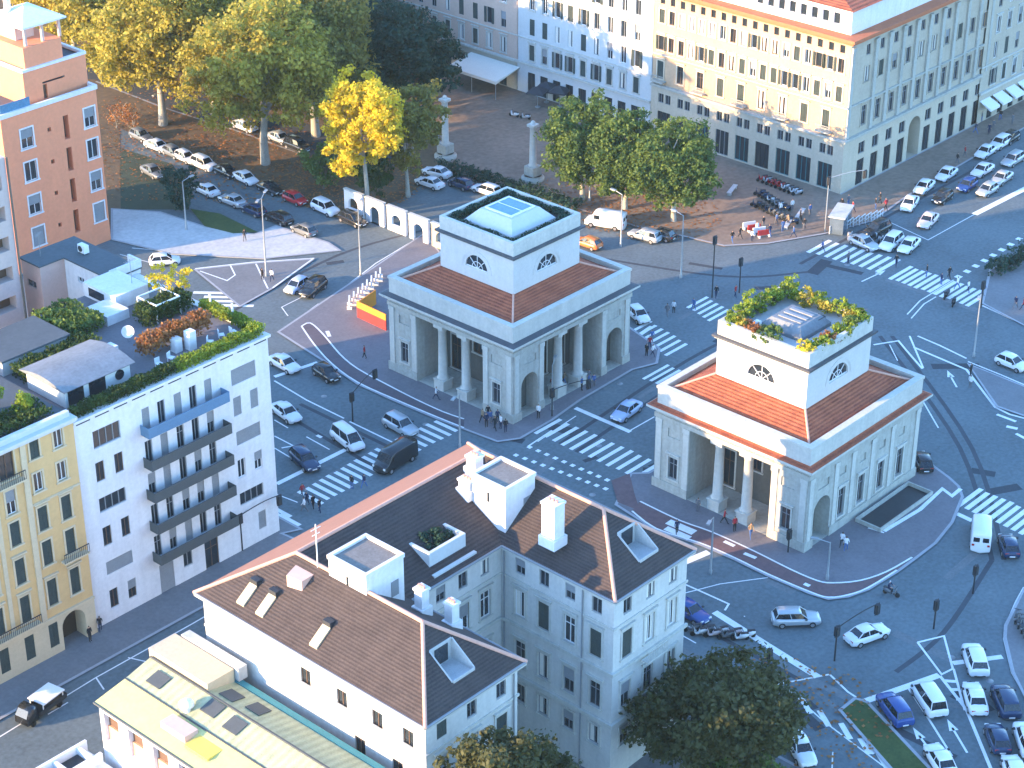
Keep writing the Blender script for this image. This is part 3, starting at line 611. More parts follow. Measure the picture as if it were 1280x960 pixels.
def banded_block():
    t = thing('apartment_building', 'tall grey-pink block with dark bands of loggias at the left', 'building', (-49, 44, 0))
    w = MB(); P = 30.0; X0, X1 = -64.4, -39.7; Z = 35
    holes = []; z = 3.0; k = 0
    while z < 33:
        for (a, b) in ((-45.1, -40.4), (-51.2, -46.4), (-57.5, -52.7), (-63.7, -59.0)): holes.append((a, b, z, z+1.5, 1.2))
        z += 3.2
    facade(w, '-Y', P, X0, X1, 0, Z, holes); facade(w, '-X', X0, P, 46, 0, Z, []); facade(w, '+X', X1, P, 46, 0, Z, []); facade(w, '+Y', 46, X0, X1, 0, Z, []); w.sheet([(X0, P), (X1, P), (X1, 46), (X0, 46)], Z)
    w.build('wall', M['band'], t)
    for i, h in enumerate(holes):
        if h[0] < -47: continue
        g = MB(); fbox(g, '-Y', P, h[0]-.1, h[1]+.1, h[2]-.1, h[3]+.1, 1.2, 1.3); g.build('loggia_window', M['winbrown'], t)
    g = MB()
    for h in holes:
        if h[0] < -47: fbox(g, '-Y', P, h[0]-.1, h[1]+.1, h[2]-.1, h[3]+.1, 1.2, 1.3)
    g.build('loggia_back', M['winbrown'], t)
    d = MB(); d.tube((X1+.1, P-.1, 0), (X1+.1, P-.1, Z), .12, n=6); d.build('downpipe', M['bark'], t)
    return t
banded_block()
def pink_tower():
    t = thing('apartment_tower', 'salmon pink apartment tower with stepped roof terraces and white pavilion on top', 'tower', (-6, 78, 0))
    P = 70.5; X0, X1, YB = -13.4, 0.8, 88.0; Z = 20.5
    w = MB(); wins = [(-9.95, z, 1.75, 2.5, s, 'winwhite', 'white') for z, s in ((15.9, 'half'), (11.6, 'casement'), (7.2, 'half'), (2.9, 'closed'))]
    wins += [(-.55, z, 1.6, 2.5, s, 'winwhite', 'white') for z, s in ((15.9, 'half'), (11.7, 'casement'), (7.4, 'half'), (3.1, 'closed'))]
    slots = [(-4.5, -3.7, z, z+3.1, .9) for z in (15.3, 11.1, 6.9, 2.7)]; sm = [(-6.9, -6.4, z, z+.55, .4) for z in (17.0, 12.8, 8.6, 4.3)]
    wall_windows(w, t, '-Y', P, X0, X1, 0, Z, wins, slots+sm, depth=.25)
    facade(w, '-X', X0, P, YB, 0, Z, []); facade(w, '+X', X1, P, YB, 0, Z, []); facade(w, '+Y', YB, X0, X1, 0, Z, [])
    # stepped storeys
    A = (-8.6, .75, 71.9, 84.0); facade(w, '-Y', A[2], A[0], A[1], Z, 24.7, [(-5.9, -5.3, Z+.1, Z+2.0, .3), (-5.9, -2.6, 22.6, 22.85, .1)]); facade(w, '-X', A[0], A[2], A[3], Z, 24.7, []); facade(w, '+X', A[1], A[2], A[3], Z, 24.7, [])
    B = (-8.0, -2.4, 72.1, 80.0); w.box(B[0], B[2], 24.2, B[1], B[3], 27.6)
    w.build('wall', M['pink'], t)
    d = MB()
    for h in slots: fbox(d, '-Y', P, h[0], h[1], h[2], h[3], .9, .95)
    for h in sm: fbox(d, '-Y', P, h[0], h[1], h[2], h[3], .4, .45)
    fbox(d, '-Y', A[2], -5.9, -5.3, Z+.1, Z+2.0, .3, .35); d.build('stair_slot', M['winbrown'], t)
    c = MB(); ring(c, X0-.15, P-.15, X1+.15, YB+.15, Z-.02, Z+.55, .35); ring(c, A[0]-.1, A[2]-.1, A[1]+.1, A[3]+.1, 24.7, 25.05, .4); c.build('white_coping', M['white'], t)
    f = MB(); f.box(X0+.2, P+.2, Z-.3, X1-.2, YB-.2, Z+.05); f.box(A[0]+.1, A[2]+.3, 24.2, A[1]-.1, A[3]-.3, 24.5); f.build('terrace_floor', M['slate'], t)
    g = MB(); g.box(X0+.3, P+.25, Z+.06, A[0]-.2, P+.32, Z+1.6); g.build('glass_balustrade', M['skylight'], t)
    p = MB(); bx0, bx1, by0, by1 = -7.4, -2.0, 72.4, 79.2
    for x in (bx0+.2, (bx0+bx1)/2, bx1-.2):
        for y in (by0+.2, by1-.2): q = MB(); q.box(x-.16, y-.16, 27.6, x+.16, y+.16, 29.9); q.build('pavilion_pillar', M['palepink'], t)
    p.box(bx0+.5, by0+2.6, 27.62, bx1-2.2, by1-.5, 29.9); pv = p.build('pavilion', M['palepink'], t)
    r = MB(); mx, my = (bx0+bx1)/2, (by0+by1)/2; ap = (mx, my, 31.5); e = .55
    Q = [(bx0-e, by0-e, 30.1), (bx1+e, by0-e, 30.1), (bx1+e, by1+e, 30.1), (bx0-e, by1+e, 30.1)]
    r.prism([q[:2] for q in Q], 29.9, 30.1)
    for i in range(4): r.tri(Q[i], Q[(i+1) % 4], ap)
    r.box(mx-2, my+.6, 30.6, mx-1.4, my+1.2, 32.6); r.build('pavilion_roof', M['white'], pv)
    return t
pink_tower()

# ---------------------------------------------------------------- big palazzi across the top
M['pstone'] = mat('pale_rusticated_stone', (.46, .395, .30), .85, .15, .6, streak=.6)
def palazzo():
    t = thing('palazzo', 'long corner palazzo of golden, sun-toned stone with shops at street level', 'building', (92, 26, 0))
    X, Y, Z = 75.9, 9.6, 21.6; Y1, X1 = 42.3, 110.0
    w = MB(); wins = []
    ys = [Y+1.35+1.76*k for k in range(18)]
    for k, y in enumerate(ys):
        wins += [(y, 16.9, .95, 1.95, random.choice(['louvre', 'casement', 'half', 'curtain', 'open_louvre', 'closed']), random.choice(['winbrown', 'winwhite']), 'pwin'), (y, 12.9, .95, 2.1, random.choice(['louvre', 'casement', 'half', 'curtain', 'open_louvre']), random.choice(['winbrown', 'winwhite']), 'pwin+hood')]
        if k % 2 == 1: wins.append((y, 8.7, 1.1, 2.6, random.choice(['tall', 'louvre', 'curtain']), 'winbrown', 'pwin+hood'))
    small = [(y-.4, y+.4, 19.6, 20.7, .25) for y in ys]
    wall_windows(w, t, '-X', X, Y, Y1, 7.6, Z, wins, small, depth=.25)
    facade(w, '+Y', Y1, X, X1, 0, Z, []); facade(w, '+X', X1, Y, Y1, 0, Z, [])
    w.build('wall', M['palazzo'], t)
    for h in small: sw = MB(); fbox(sw, '-X', X, h[0], h[1], h[2], h[3], .2, .25); sw.build('attic_window', M['glass'], t)
    g = MB(); wr = []
    xs = [X+4.2+3.3*k for k in range(10)]
    for x in xs:
        wr += [(x, 14.9, 1.15, 2.2, random.choice(['louvre', 'half', 'curtain', 'casement']), 'wingrey', 'palgrey'), (x, 8.8, 1.2, 2.8, 'tall', 'wingrey', 'palgrey+hood')]
        if x < 100: wr += [(x, 18.6, 1.0, 1.5, 'casement', 'wingrey', None)]
    wall_windows(g, t, '-Y', Y, X, X1, 7.6, Z, wr, depth=.25); g.build('side_wall', M['palgrey'], t)  # greyer than the front: shade on this side is in the colour
    for x in [X+.4]+[x+1.65 for x in xs]: pr = MB(); fbox(pr, '-Y', Y, x-.33, x+.33, 7.9, 20.6, -.28, -.002); fbox(pr, '-Y', Y, x-.45, x+.45, 20.0, 20.6, -.4, -.28); pr.build('pilaster', M['stone'], t)
    b = MB(); sh = []; mz = []
    for k in range(9):
        y = Y+2.6+3.46*k; sh.append((y, .3, 2.3, 3.6, 'strip', random.choice(['dark', 'teal', 'wingrey']), None)); mz += [(y-.62, 5.15, .95, 1.4, 'casement', 'wingrey', None), (y+.62, 5.15, .95, 1.4, 'casement', 'wingrey', None)]
    facade(b, '-X', X-.15, Y-.15, Y1, 0, 7.6, [(s[0]-s[2]/2, s[0]+s[2]/2, s[1], s[1]+s[3]) for s in sh+mz])
    for s in sh: window(t, '-X', X-.15, *s, name='shop_window')
    for s in mz: window(t, '-X', X-.15, *s, name='mezzanine_window')
    sh = []; mz = []
    for k in range(10):
        x = X+4.2+3.3*k
        if k != 4: sh.append((x, .2, 1.7, 3.7, 'strip', 'dark', None)); mz.append((x, 4.7, 1.5, 1.7, 'casement', 'wingrey', None))
    hole = [(X+15.9, X+18.9, .05, 6.2, 3.0)]
    facade(b, '-Y', Y-.15, X-.15, X1, 0, 7.6, [(s[0]-s[2]/2, s[0]+s[2]/2, s[1], s[1]+s[3]) for s in sh+mz]+hole); arch_fill(b, '-Y', Y-.15, *hole[0][:2], 4.7, 6.2, 1.0)
    for s in sh: window(t, '-Y', Y-.15, *s, name='shop_window')
    for s in mz: window(t, '-Y', Y-.15, *s, name='mezzanine_window')
    b.build('ground_storey', M['pstone'], t)
    dk = MB(); fbox(dk, '-Y', Y, X+15.7, X+19.1, .05, 6.3, 2.9, 3.1); dk.build('gate', M['wood'], t)
    s = MB(); s.box(X-.55, Y-.55, 7.5, X-.003, Y1, 7.85); s.box(X-.003, Y-.55, 7.5, X1, Y-.003, 7.85); s.box(X-.3, Y-.3, 12.2, X-.003, Y1, 12.4); s.box(X-.003, Y-.3, 12.2, X1, Y-.003, 12.4); s.build('string_course', M['stone'], t)
    c = MB(); c.box(X-1.1, Y-1.1, Z, X1, Y1, Z+.35); c.box(X-.6, Y-.6, Z-.5, X1, Y1, Z-.01); c.build('cornice', M['corn'], t)
    a = MB(); facade(a, '-X', X+.8, Y+.8, Y1, Z+.35, 25.2, [(y-.5, y+.5, 23.0, 24.5, .3) for y in ys[1:]]); facade(a, '-Y', Y+.8, X+.8, X1, Z+.35, 25.2, []); a.build('attic_storey', M['white'], t)
    for y in ys[1:]: aw = MB(); fbox(aw, '-X', X+.8, y-.5, y+.5, 23.0, 24.5, .25, .3); aw.build('attic_glazing', M['glass'], t)
    r = MB(); q = [(X+.4, Y+.4), (X1, Y+.4), (X1, Y1), (X+.4, Y1)]; r.quad((*q[0], 25.2), (*q[1], 25.2), (X1, (Y+Y1)/2, 29), (X+12, (Y+Y1)/2, 29)); r.quad((*q[0], 25.2), (X+12, (Y+Y1)/2, 29), (X+12, (Y+Y1)/2+.1, 29), (*q[3], 25.2)); r.quad((*q[3], 25.2), (X+12, (Y+Y1)/2, 29), (X1, (Y+Y1)/2, 29), (*q[2], 25.2)); r.build('roof', M['tile'], t)
    for k in range(1, 18, 4):
        bb = MB(); y = ys[k]; bb.box(X-.9, y-1.1, 8.3, X-.002, y+1.1, 8.5)
        for i in range(12): bb.box(X-.88, y-1.08+i*.19, 8.5, X-.84, y-1.04+i*.19, 9.3)
        bb.box(X-.9, y-1.1, 9.3, X-.82, y+1.1, 9.36); bb.build('balcony', M['stone'], t)
    return t
palazzo()
def row_house(name, label, face, P, u0, u1, Z, wallm, basem, pitch, back, rowsz, cat='building', awn=False):
    t = thing(name, label, cat, fpt(face, P, (u0+u1)/2, 0, 6)); w = MB(); wins = []
    n = int((u1-u0-1.2)/pitch); us = [u0+(u1-u0-(n-1)*pitch)/2+k*pitch for k in range(n)]
    for i, (z, h) in enumerate(rowsz):
        for u in us: wins.append((u, z, 1.0, h, random.choice(['louvre', 'casement', 'half', 'curtain', 'open_louvre']), random.choice(['wingrey', 'winwhite']), 'stone2+hood' if i % 2 == 0 else None))
    wall_windows(w, t, face, P, u0, u1, 4.6, Z, wins, depth=.25); w.build('wall', wallm, t)
    b = MB(); sh = [(u, .2, 1.5, 3.3, 'strip', 'dark', None) for u in us]
    facade(b, face, P-.12, u0, u1, 0, 4.6, [(s[0]-s[2]/2, s[0]+s[2]/2, s[1], s[1]+s[3]) for s in sh])
    for s in sh: window(t, face, P-.12, *s, name='shop_window')
    b.build('ground_storey', basem, t)
    s = MB(); fbox(s, face, P, u0, u1, 4.6, 4.9, -.4, -.002); s.build('string_course', M['stone2'], t); s = MB(); fbox(s, face, P, u0, u1, 8.6, 8.75, -.15, -.002); s.build('string_course', M['stone2'], t); s = MB(); fbox(s, face, P, u0, u1, Z-.4, Z+.15, -.7, 0); s.build('cornice', M['stone2'], t)
    r = MB(); a = fpt(face, P, u0, Z, -.4); b_ = fpt(face, P, u1, Z, -.4); c = fpt(face, P, u1, Z+3, back/2); d = fpt(face, P, u0, Z+3, back/2); e = fpt(face, P, u1, Z, back); f = fpt(face, P, u0, Z, back)
    zz = Z+.16
    r.quad((*a[:2], zz), (*b_[:2], zz), c, d); r.quad(d, c, (*e[:2], zz), (*f[:2], zz)); r.build('roof', M['tile'], t)
    bk = MB(); fbox(bk, face, P, u0+.01, u1-.01, 0, Z-.02, 1.2, back); bk.build('rear_wall', wallm, t)
    return t
row_house('palazzo', 'bluish white apartment house between the golden palazzo and the pink one', '-X', 75.9, 42.4, 68.0, 23.5, M['bluewhite'], M['bluewhite'], 2.5, 16, [(5.4, 2.4), (9.3, 2.5), (13.2, 2.4), (17.0, 2.2), (20.5, 1.7)])
row_house('palazzo', 'rose apartment house with cafe awning beside the dark evergreen tree', '-X', 75.9, 68.1, 97.0, 22.5, M['rose'], M['palgrey'], 2.9, 16, [(5.4, 2.4), (9.3, 2.5), (13.2, 2.4), (17.0, 2.2)])
row_house('palazzo', 'grey palazzo with white shop awnings along the avenue', '-Y', 9.4, 110.1, 150.0, 21.5, M['palgrey'], M['palgrey'], 3.0, 20, [(5.4, 2.4), (9.3, 2.5), (13.2, 2.4), (17.0, 2.2)])

# ---------------------------------------------------------------- workshop roof at the bottom left
def low_block():
    t = thing('workshop_building', 'low building with pale yellow-green metal roof in the bottom left corner', 'building', (-66, -36, 0))
    Y0, Y1 = -62.0, -19.9; X0, X1 = -70.2, -61.6
    prof = [(X0, 12.7), (-67.1, 13.25), (-64.5, 13.9), (X1, 13.25)]
    w = MB()
    for k in range(14):
        pass
    hs = [(Y1-1.6-3.0*k-.9, Y1-1.6-3.0*k+.9, 9.2, 11.9, .5) for k in range(6)]
    facade(w, '-X', X0+.25, Y0, Y1-.2, 0, 12.5, hs); facade(w, '+Y', Y1-.2, X0+.25, X1-.2, 0, 12.6, []); facade(w, '+X', X1-.2, Y0, Y1-.2, 0, 13.1, []); facade(w, '-Y', Y0, X0+.25, X1-.2, 0, 12.5, []); w.add([(X0+.25, Y0, 12.5), (X1-.2, Y0, 12.5), (X1-.2, Y0, 13.0), (-64.5, Y0, 13.6), (-67.1, Y0, 13.0)], [(0, 1, 2, 3, 4)]); w.build('wall', M['white'], t)
    for h in hs[:6]:
        p = MB(); q = MB(); fbox(p, '-X', X0+.25, h[0], h[1], h[2]+1.3, h[3], .45, .5); fbox(q, '-X', X0+.25, h[0], h[1], h[2], h[2]+1.3, .3, .5); p.build('window', M['winbrown'], t); q.build('spandrel', mat('peach_panel', (.62, .34, .2), .8, .08, 1), t)
    r = MB()
    for i, (a, b) in enumerate(((0, 1), (1, 2), (2, 3))):
        r.add([(prof[a][0], Y0, prof[a][1]), (prof[b][0], Y0, prof[b][1]), (prof[b][0], Y1, prof[b][1]), (prof[a][0], Y1, prof[a][1]),
               (prof[a][0], Y0, prof[a][1]-.15), (prof[b][0], Y0, prof[b][1]-.15), (prof[b][0], Y1, prof[b][1]-.15), (prof[a][0], Y1, prof[a][1]-.15)],
              [(0, 1, 2, 3), (7, 6, 5, 4), (3, 2, 6, 7), (0, 4, 5, 1), (0, 3, 7, 4), (1, 5, 6, 2)], 0 if i == 0 else 1)
    rf = r.build('roof', [M['yellowroof'], M['copper']], t)
    s = MB(); s.box(-64.58, Y0, 13.86, -64.42, Y1, 14.02); s.tube((X0-.05, Y0, 12.66), (X0-.05, Y1, 12.66), .1, n=6); s.box(-67.16, Y0, 13.2, -67.04, Y1, 13.32); s.build('roof_ridge', M['balc'], rf)
    g = MB(); g.box(X1-.02, Y0, 13.0, X1+.5, Y1-2.5, 13.35); g.build('gutter', M['teal'], rf)
    k = MB()
    for x0, y0 in ((-66.4, -21.6), (-66.0, -27.6), (-66.2, -30.4), (-63.9, -27.4), (-63.6, -30.1)):
        z0 = 13.25+(min(x0, -64.5)+67.1)*.25 if x0 < -64.5 else 13.9-(x0+64.5)*.224
        z1 = 13.25+(x0+1.3+67.1)*.25 if x0 < -64.5 else 13.9-(x0+1.3+64.5)*.224
        k = MB(); k.add([(x0, y0-1.6, z0+.04), (x0+1.3, y0-1.6, z1+.04), (x0+1.3, y0, z1+.04), (x0, y0, z0+.04), (x0, y0-1.6, z0+.1), (x0+1.3, y0-1.6, z1+.1), (x0+1.3, y0, z1+.1), (x0, y0, z0+.1)], [(4, 5, 6, 7), (0, 1, 5, 4), (1, 2, 6, 5), (2, 3, 7, 6), (3, 0, 4, 7)]); k.build('roof_panel', M['balc'], rf)
    v = MB(); v.lathe((-66.6, -26.8, 13.35), [(.3, 0), (.3, .5), (.62, .55), (.6, .8), (.35, 1.0), (0, 1.05)], 14); v.build('roof_vent', M['winwhite'], rf)
    h = MB(); h.box(-68.9, -29.3, 12.9, -67.6, -26.4, 13.5); h.build('roof_hatch', M['palepink'], rf)
    y = MB(); y.box(-69.2, -32.2, 12.95, -67.6, -29.6, 13.15); y.build('yellow_cover', mat('yellow_sheet', (.62, .48, .10), .6, .1, 1), rf)
    e = MB(); e.box(-64.3, -26.6, 13.0, -61.62, Y1+.4, 14.5); e.build('raised_deck', M['cream'], t)
    e = MB(); e.box(-61.5, -27.0, 13.4, -60.62, Y1-.2, 14.6); e.build('link_deck', M['palepave'], t)
    return t
low_block()
def glass_terrace():
    t = thing('roof_terrace', 'white framed glazed terrace at the bottom left edge beside the street', 'terrace', (-76, -22, 0))
    w = MB(); x0, x1, y0, y1 = -90.0, -70.6, -26.5, -18.6
    w.box(x0, y0, 0, x1, y1, 7.6); w.build('wall', M['white'], t)
    f = MB(); f.box(x0, y1-.25, 7.6, x1, y1, 8.6); f.box(x0, y1-2.2, 7.6, x1, y1-1.9, 8.4)
    for k in range(9): f.box(x0+k*2.3, y1-1.9, 7.62, x0+k*2.3+.25, y1-.25, 8.5)
    f.build('terrace_frame', M['winwhite'], t)
    g = MB()
    for k in range(8): g.box(x0+k*2.3+.3, y1-1.85, 7.7, x0+k*2.3+2.25, y1-.3, 7.9)
    g.build('terrace_glazing', M['dark'], t)
    return t
glass_terrace()

# ---------------------------------------------------------------- things standing on the roofs
def roof_unit(kind, label, x, y, z, rz=0, group=None):
    t = thing(kind, label, kind.replace('_', ' '), (x, y, z), R(rz), group, absolute=False)
    if kind == 'air_conditioner':
        b = MB(); b.box(-.55, -.3, .12, .55, .3, .95); link('casing', b.mesh('casing', M['winwhite']), t, (0, 0, 0))
        f = MB(); f.tube((-.12, -.3, .54), (-.12, -.34, .54), .33, n=14); link('fan_grille', f.mesh('fan_grille', M['dark']), t, (0, 0, 0))
        for sx in (-.4, .4): l = MB(); l.box(sx-.05, -.28, 0, sx+.05, .28, .12); link('foot', l.mesh('foot', M['dark']), t, (0, 0, 0))
    elif kind == 'satellite_dish':
        d = MB(); d.lathe((0, 0, 0), [(0, 0), (.25, .03), (.45, .1), (.6, .19)], 16); o = link('dish', d.mesh('dish', M['winwhite']), t, (0, 0, 1.0)); o.rotation_euler = (R(62), 0, 0)
        m = MB(); m.tube((0, 0, 0), (0, 0, 1.0), .05, n=6); m.tube((0, 0, 1.0), (0, -.5, 1.35), .02, n=5); link('mast', m.mesh('mast', M['steel']), t, (0, 0, 0))
    elif kind == 'television_aerial':
        m = MB(); m.tube((0, 0, 0), (0, 0, 2.6), .035, n=5); m.tube((-.7, 0, 2.4), (.7, 0, 2.4), .02, n=4)
        for k in range(6): m.tube((-.6+k*.24, -.3, 2.4), (-.6+k*.24, .3, 2.4), .014, n=4)
        link('aerial_rods', m.mesh('aerial_rods', M['steel']), t, (0, 0, 0))
    elif kind == 'garden_chair':
        b = MB(); b.box(-.28, -.28, .4, .28, .28, .46); link('seat', b.mesh('seat', M['winwhite']), t, (0, 0, 0)); b = MB(); b.box(-.28, .24, .46, .28, .3, .95); link('backrest', b.mesh('backrest', M['winwhite']), t, (0, 0, 0))
        for sx in (-.24, .24):
            for sy in (-.24, .24): l = MB(); l.box(sx-.03, sy-.03, 0, sx+.03, sy+.03, .4); link('leg', l.mesh('leg', M['winwhite']), t, (0, 0, 0))
for k, (x, y) in enumerate(((-42.2, 5.3), (-40.7, 5.4), (-36.2, 5.2), (-34.6, 5.5), (-33.4, 5.2))): roof_unit('garden_chair', 'white chair in the row behind the front hedge of the white terrace', x, y, 21.95, 20*k, 'white chairs behind the terrace hedge')
roof_unit('satellite_dish', 'white satellite dish on the white terrace near the attic room', -40.8, 11.5, 21.95, -40); roof_unit('air_conditioner', 'white air conditioner beside the grey vaulted penthouse', -43.4, 10.6, 21.95, -90)
roof_unit('air_conditioner', 'white air conditioner on the black flat roof', -32.4, 29.2, 22.57, -90); roof_unit('television_aerial', 'television aerial on the black flat roof', -35.8, 31.8, 22.57, 30); roof_unit('television_aerial', 'television aerial at the right end of the white terrace', -34.6, 18.6, 23.43, 10)
roof_unit('air_conditioner', 'white air conditioner on the terrace of the shrub-topped toll house', 7.0, -26.0, 17.9, 0); roof_unit('air_conditioner', 'grey-white air conditioner on the small upper roof of the salmon tower', -5.0, 81.5, 24.5, 0)
# ================================================================== ground, roads, pavements, markings
def PG(pts, z=0.0): return [G(u, v, z) for u, v in pts]
LAY = [0]
def strip(mb, pts, wd, z, mi=0, close=False):
    LAY[0] = (LAY[0]+1) % 160; z += LAY[0]*.000022
    P = [Vector((p[0], p[1])) for p in pts]; n = len(P); L = []; Rr = []
    for i in range(n):
        a = P[i-1] if (i > 0 or close) else None; b = P[(i+1) % n] if (i < n-1 or close) else None
        d1 = (P[i]-a).normalized() if a is not None else None; d2 = (b-P[i]).normalized() if b is not None else None
        d = (d1+d2).normalized() if d1 is not None and d2 is not None else (d1 if d1 is not None else d2)
        nn = Vector((-d.y, d.x)); k = 1.0
        if d1 is not None and d2 is not None: k = min(1.6, 1/max(.4, nn.dot(Vector((-d1.y, d1.x)))))
        L.append(P[i]+nn*wd/2*k); Rr.append(P[i]-nn*wd/2*k)
    m = n if close else n-1
    for i in range(m):
        j = (i+1) % n; mb.quad((*L[i], z), (*L[j], z), (*Rr[j], z), (*Rr[i], z), mi)
def smooth(pts, k=3):
    """Catmull-Rom through world points"""
    out = []
    for i in range(len(pts)-1):
        p0 = pts[max(0, i-1)]; p1 = pts[i]; p2 = pts[i+1]; p3 = pts[min(len(pts)-1, i+2)]
        for s in range(k):
            t = s/k; out.append(tuple(.5*((2*p1[c])+(-p0[c]+p2[c])*t+(2*p0[c]-5*p1[c]+4*p2[c]-p3[c])*t*t+(-p0[c]+3*p1[c]-3*p2[c]+p3[c])*t**3) for c in (0, 1)))
    out.append(tuple(pts[-1])); return out
g = MB(); g.sheet([(-900, -900), (1400, -900), (1400, 1400), (-900, 1400)], 0.0); ground('ground', g, M['asphalt'])
HP = .13
def pavement(name, poly, m, h=HP, kerb=True):
    b = MB(); b.prism(poly, -.05, h); ground(name, b, M[m])
    if kerb:
        k = MB(); strip(k, poly, .32, h+.004, close=True); ground('kerb', k, M['kerb'])
A_FRONT = PG([(348, 416), (409, 455), (447, 481), (493, 502), (545, 524), (590, 541), (622, 553), (650, 549), (690, 526), (725, 501), (790, 463)])
pavement('pavement', A_FRONT+[(21.5, -2.6), (24.5, -.6), (26.5, 6), (26.0, 20), (23, 30), G(530, 293)], 'darkpave')
B_SIDE = PG([(770, 632), (820, 664), (875, 682), (917, 700), (960, 721), (1012, 743), (1035, 750), (1060, 747), (1085, 738), (1121, 716), (1143, 700), (1169, 680), (1190, 654), (1203, 622), (1198, 609), (1186, 598)])
pavement('pavement', B_SIDE+[(23.6, -37), (23.6, -18), (2, -17.2), G(789, 593)], 'darkpave')
pavement('pavement', [(-120, -1.6), (-31, -1.6), G(352, 668), (-29.6, 1.5), (-29.6, 40), (-30.5, 60), (-13, 70.4), (-120, 60)], 'paving')
pavement('pavement', [(-120, -19.5), (-28.5, -19.5), (-26.6, -22), (-26.6, -70), (-120, -70)], 'paving')
pavement('piazza', PG([(560, 214), (640, 236), (700, 256), (745, 268), (800, 285), (850, 295), (905, 308), (960, 305), (1030, 293), (1090, 277)])+[G(1135, 245), (150, 4.6), (150, 9.4), (75.9, 9.4), (75.9, 100), (60, 100), (56, 66)], 'piazza')
pavement('pavement', PG([(1238, 338), (1300, 305), (1300, 418), (1228, 380)]), 'paving')
pavement('pavement', PG([(1210, 456), (1300, 492), (1300, 527), (1281, 521), (1246, 509)]), 'paving')
pavement('pavement', PG([(1284, 730), (1257, 783), (1256, 798), (1266, 841), (1300, 910), (1340, 800)]), 'paving')
pavement('traffic_island', PG([(244, 338), (316, 330), (392, 325), (341, 361), (300, 384)]), 'paving')
pavement('pavement', PG([(140, 262), (200, 266), (258, 285), (318, 294), (345, 283), (372, 292), (410, 304), (425, 314), (330, 324), (215, 318), (140, 300)]), 'palepave')
# park
e = MB(); e.sheet([(2, 70)]+PG([(150, 160), (178, 174), (232, 196), (300, 222), (360, 250), (425, 274), (500, 250), (552, 214), (560, 150), (560, 108)])+[(75, 100), (130, 230), (-60, 330), (-60, 110)], .02); ground('park_ground', e, M['earth'])
e = MB(); e.sheet(PG([(-10, 85), (120, 100), (205, 133), (300, 163), (385, 194), (470, 212), (500, 198), (420, 165), (330, 140), (230, 105), (100, 70), (-10, 60)]), .03); ground('park_road', e, M['asphalt2'])
k = MB(); strip(k, PG([(120, 102), (205, 135), (300, 165), (385, 196)]), .35, .036); ground('kerb', k, M['kerb'])
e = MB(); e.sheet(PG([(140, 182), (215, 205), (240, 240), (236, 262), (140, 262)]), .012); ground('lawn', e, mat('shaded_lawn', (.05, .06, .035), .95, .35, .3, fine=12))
e = MB(); e.sheet(PG([(238, 262), (275, 268), (322, 291), (292, 293), (256, 284)]), .14); ground('lawn', e, M['grass'])
pavement('lawn', PG([(1050, 889), (1069, 874), (1084, 879), (1118, 915), (1165, 965), (1125, 975)]), 'grass')
e = MB(); e.sheet(PG([(764, 602), (787, 593), (793, 618), (800, 640), (772, 629)]), HP+.006); ground('bike_lane', e, M['bike'])

# bike lanes and painted lines
in_a = smooth(PG([(377, 409), (388, 405), (404, 419), (425, 444), (447, 462), (482, 481), (519, 500), (554, 516), (580, 525)]))
ou_a = smooth(PG([(377, 409), (393, 432), (415, 456), (447, 479), (493, 500), (545, 522), (580, 536)]))
in_b = smooth(PG([(800, 628), (850, 652), (889, 666), (942, 690), (988, 713), (1021, 727), (1041, 730), (1075, 727), (1108, 716), (1140, 698)]))
ou_b = smooth(PG([(790, 640), (820, 662), (875, 680), (917, 698), (960, 719), (1012, 741), (1035, 748), (1060, 745), (1085, 736), (1121, 714)]))
b = MB(); b.sheet(in_a+ou_a[::-1][:-1], HP+.007); ground('bike_lane', b, mat('bike_lane_violet', (.105, .085, .095), .85, .15, .5))
b = MB(); b.sheet(in_b+ou_b[::-1], HP+.007); ground('bike_lane', b, M['bike'])
lm = MB()
for l in (in_a, ou_a, in_b, ou_b): strip(lm, l, .2, HP+.012)
for pts in ([(409, 415), (412, 422)], [(905, 678), (918, 684)], [(930, 693), (945, 699)], [(1005, 731), (1012, 734)]): strip(lm, PG(pts), .45, HP+.013)
ground('lane_markings', lm, M['paint'])
lm = MB()
def line(pts, wd=.18, z=.009): strip(lm, PG(pts), wd, z)
line([(-5, 896), (105, 836), (203, 780), (262, 746)], .14); line([(-5, 924), (120, 847), (240, 780), (300, 745)], .14); line([(60, 893), (85, 878)], .14)
line([(160, 822), (182, 827)], .14); line([(120, 847), (130, 862)], .14)
line([(343, 476), (383, 500), (430, 523)], .2); line([(437, 527), (493, 554)], .2)
line([(343, 545), (374, 561)], .16); line([(343, 560), (368, 575)], .16); line([(383, 546), (412, 562)], .16); line([(343, 525), (360, 535)], .16); line([(346, 618), (372, 628)], .16); line([(345, 640), (365, 655)], .2); line([(352, 560), (374, 556)], .2); line([(396, 544), (402, 547)], .4)
line([(721, 502), (770, 472), (812, 447)], .18); line([(788, 538), (818, 521)], .16); line([(672, 552), (720, 520)], .14); line([(660, 558), (690, 538)], .2)
line([(846, 726), (880, 741), (911, 755), (906, 763)], .2); line([(845, 775), (880, 793)], .14); line([(845, 790), (870, 804)], .14)
line([(967, 856), (1000, 850), (1037, 843), (1060, 865), (1080, 878), (1120, 920), (1160, 962)], .2)
line([(985, 862), (1030, 902), (1070, 932), (1110, 962)], .14); line([(1041, 940), (1040, 962)], .12)
line([(1147, 803), (1180, 795), (1191, 836), (1177, 843), (1147, 803)], .22)
line([(1175, 845), (1208, 887), (1239, 962)], .3); line([(1192, 836), (1206, 888)], .22)
for a, b_ in (((1180, 851), (1196, 852)), ((1187, 862), (1199, 862)), ((1195, 874), (1203, 874))): line([a, b_], .4)
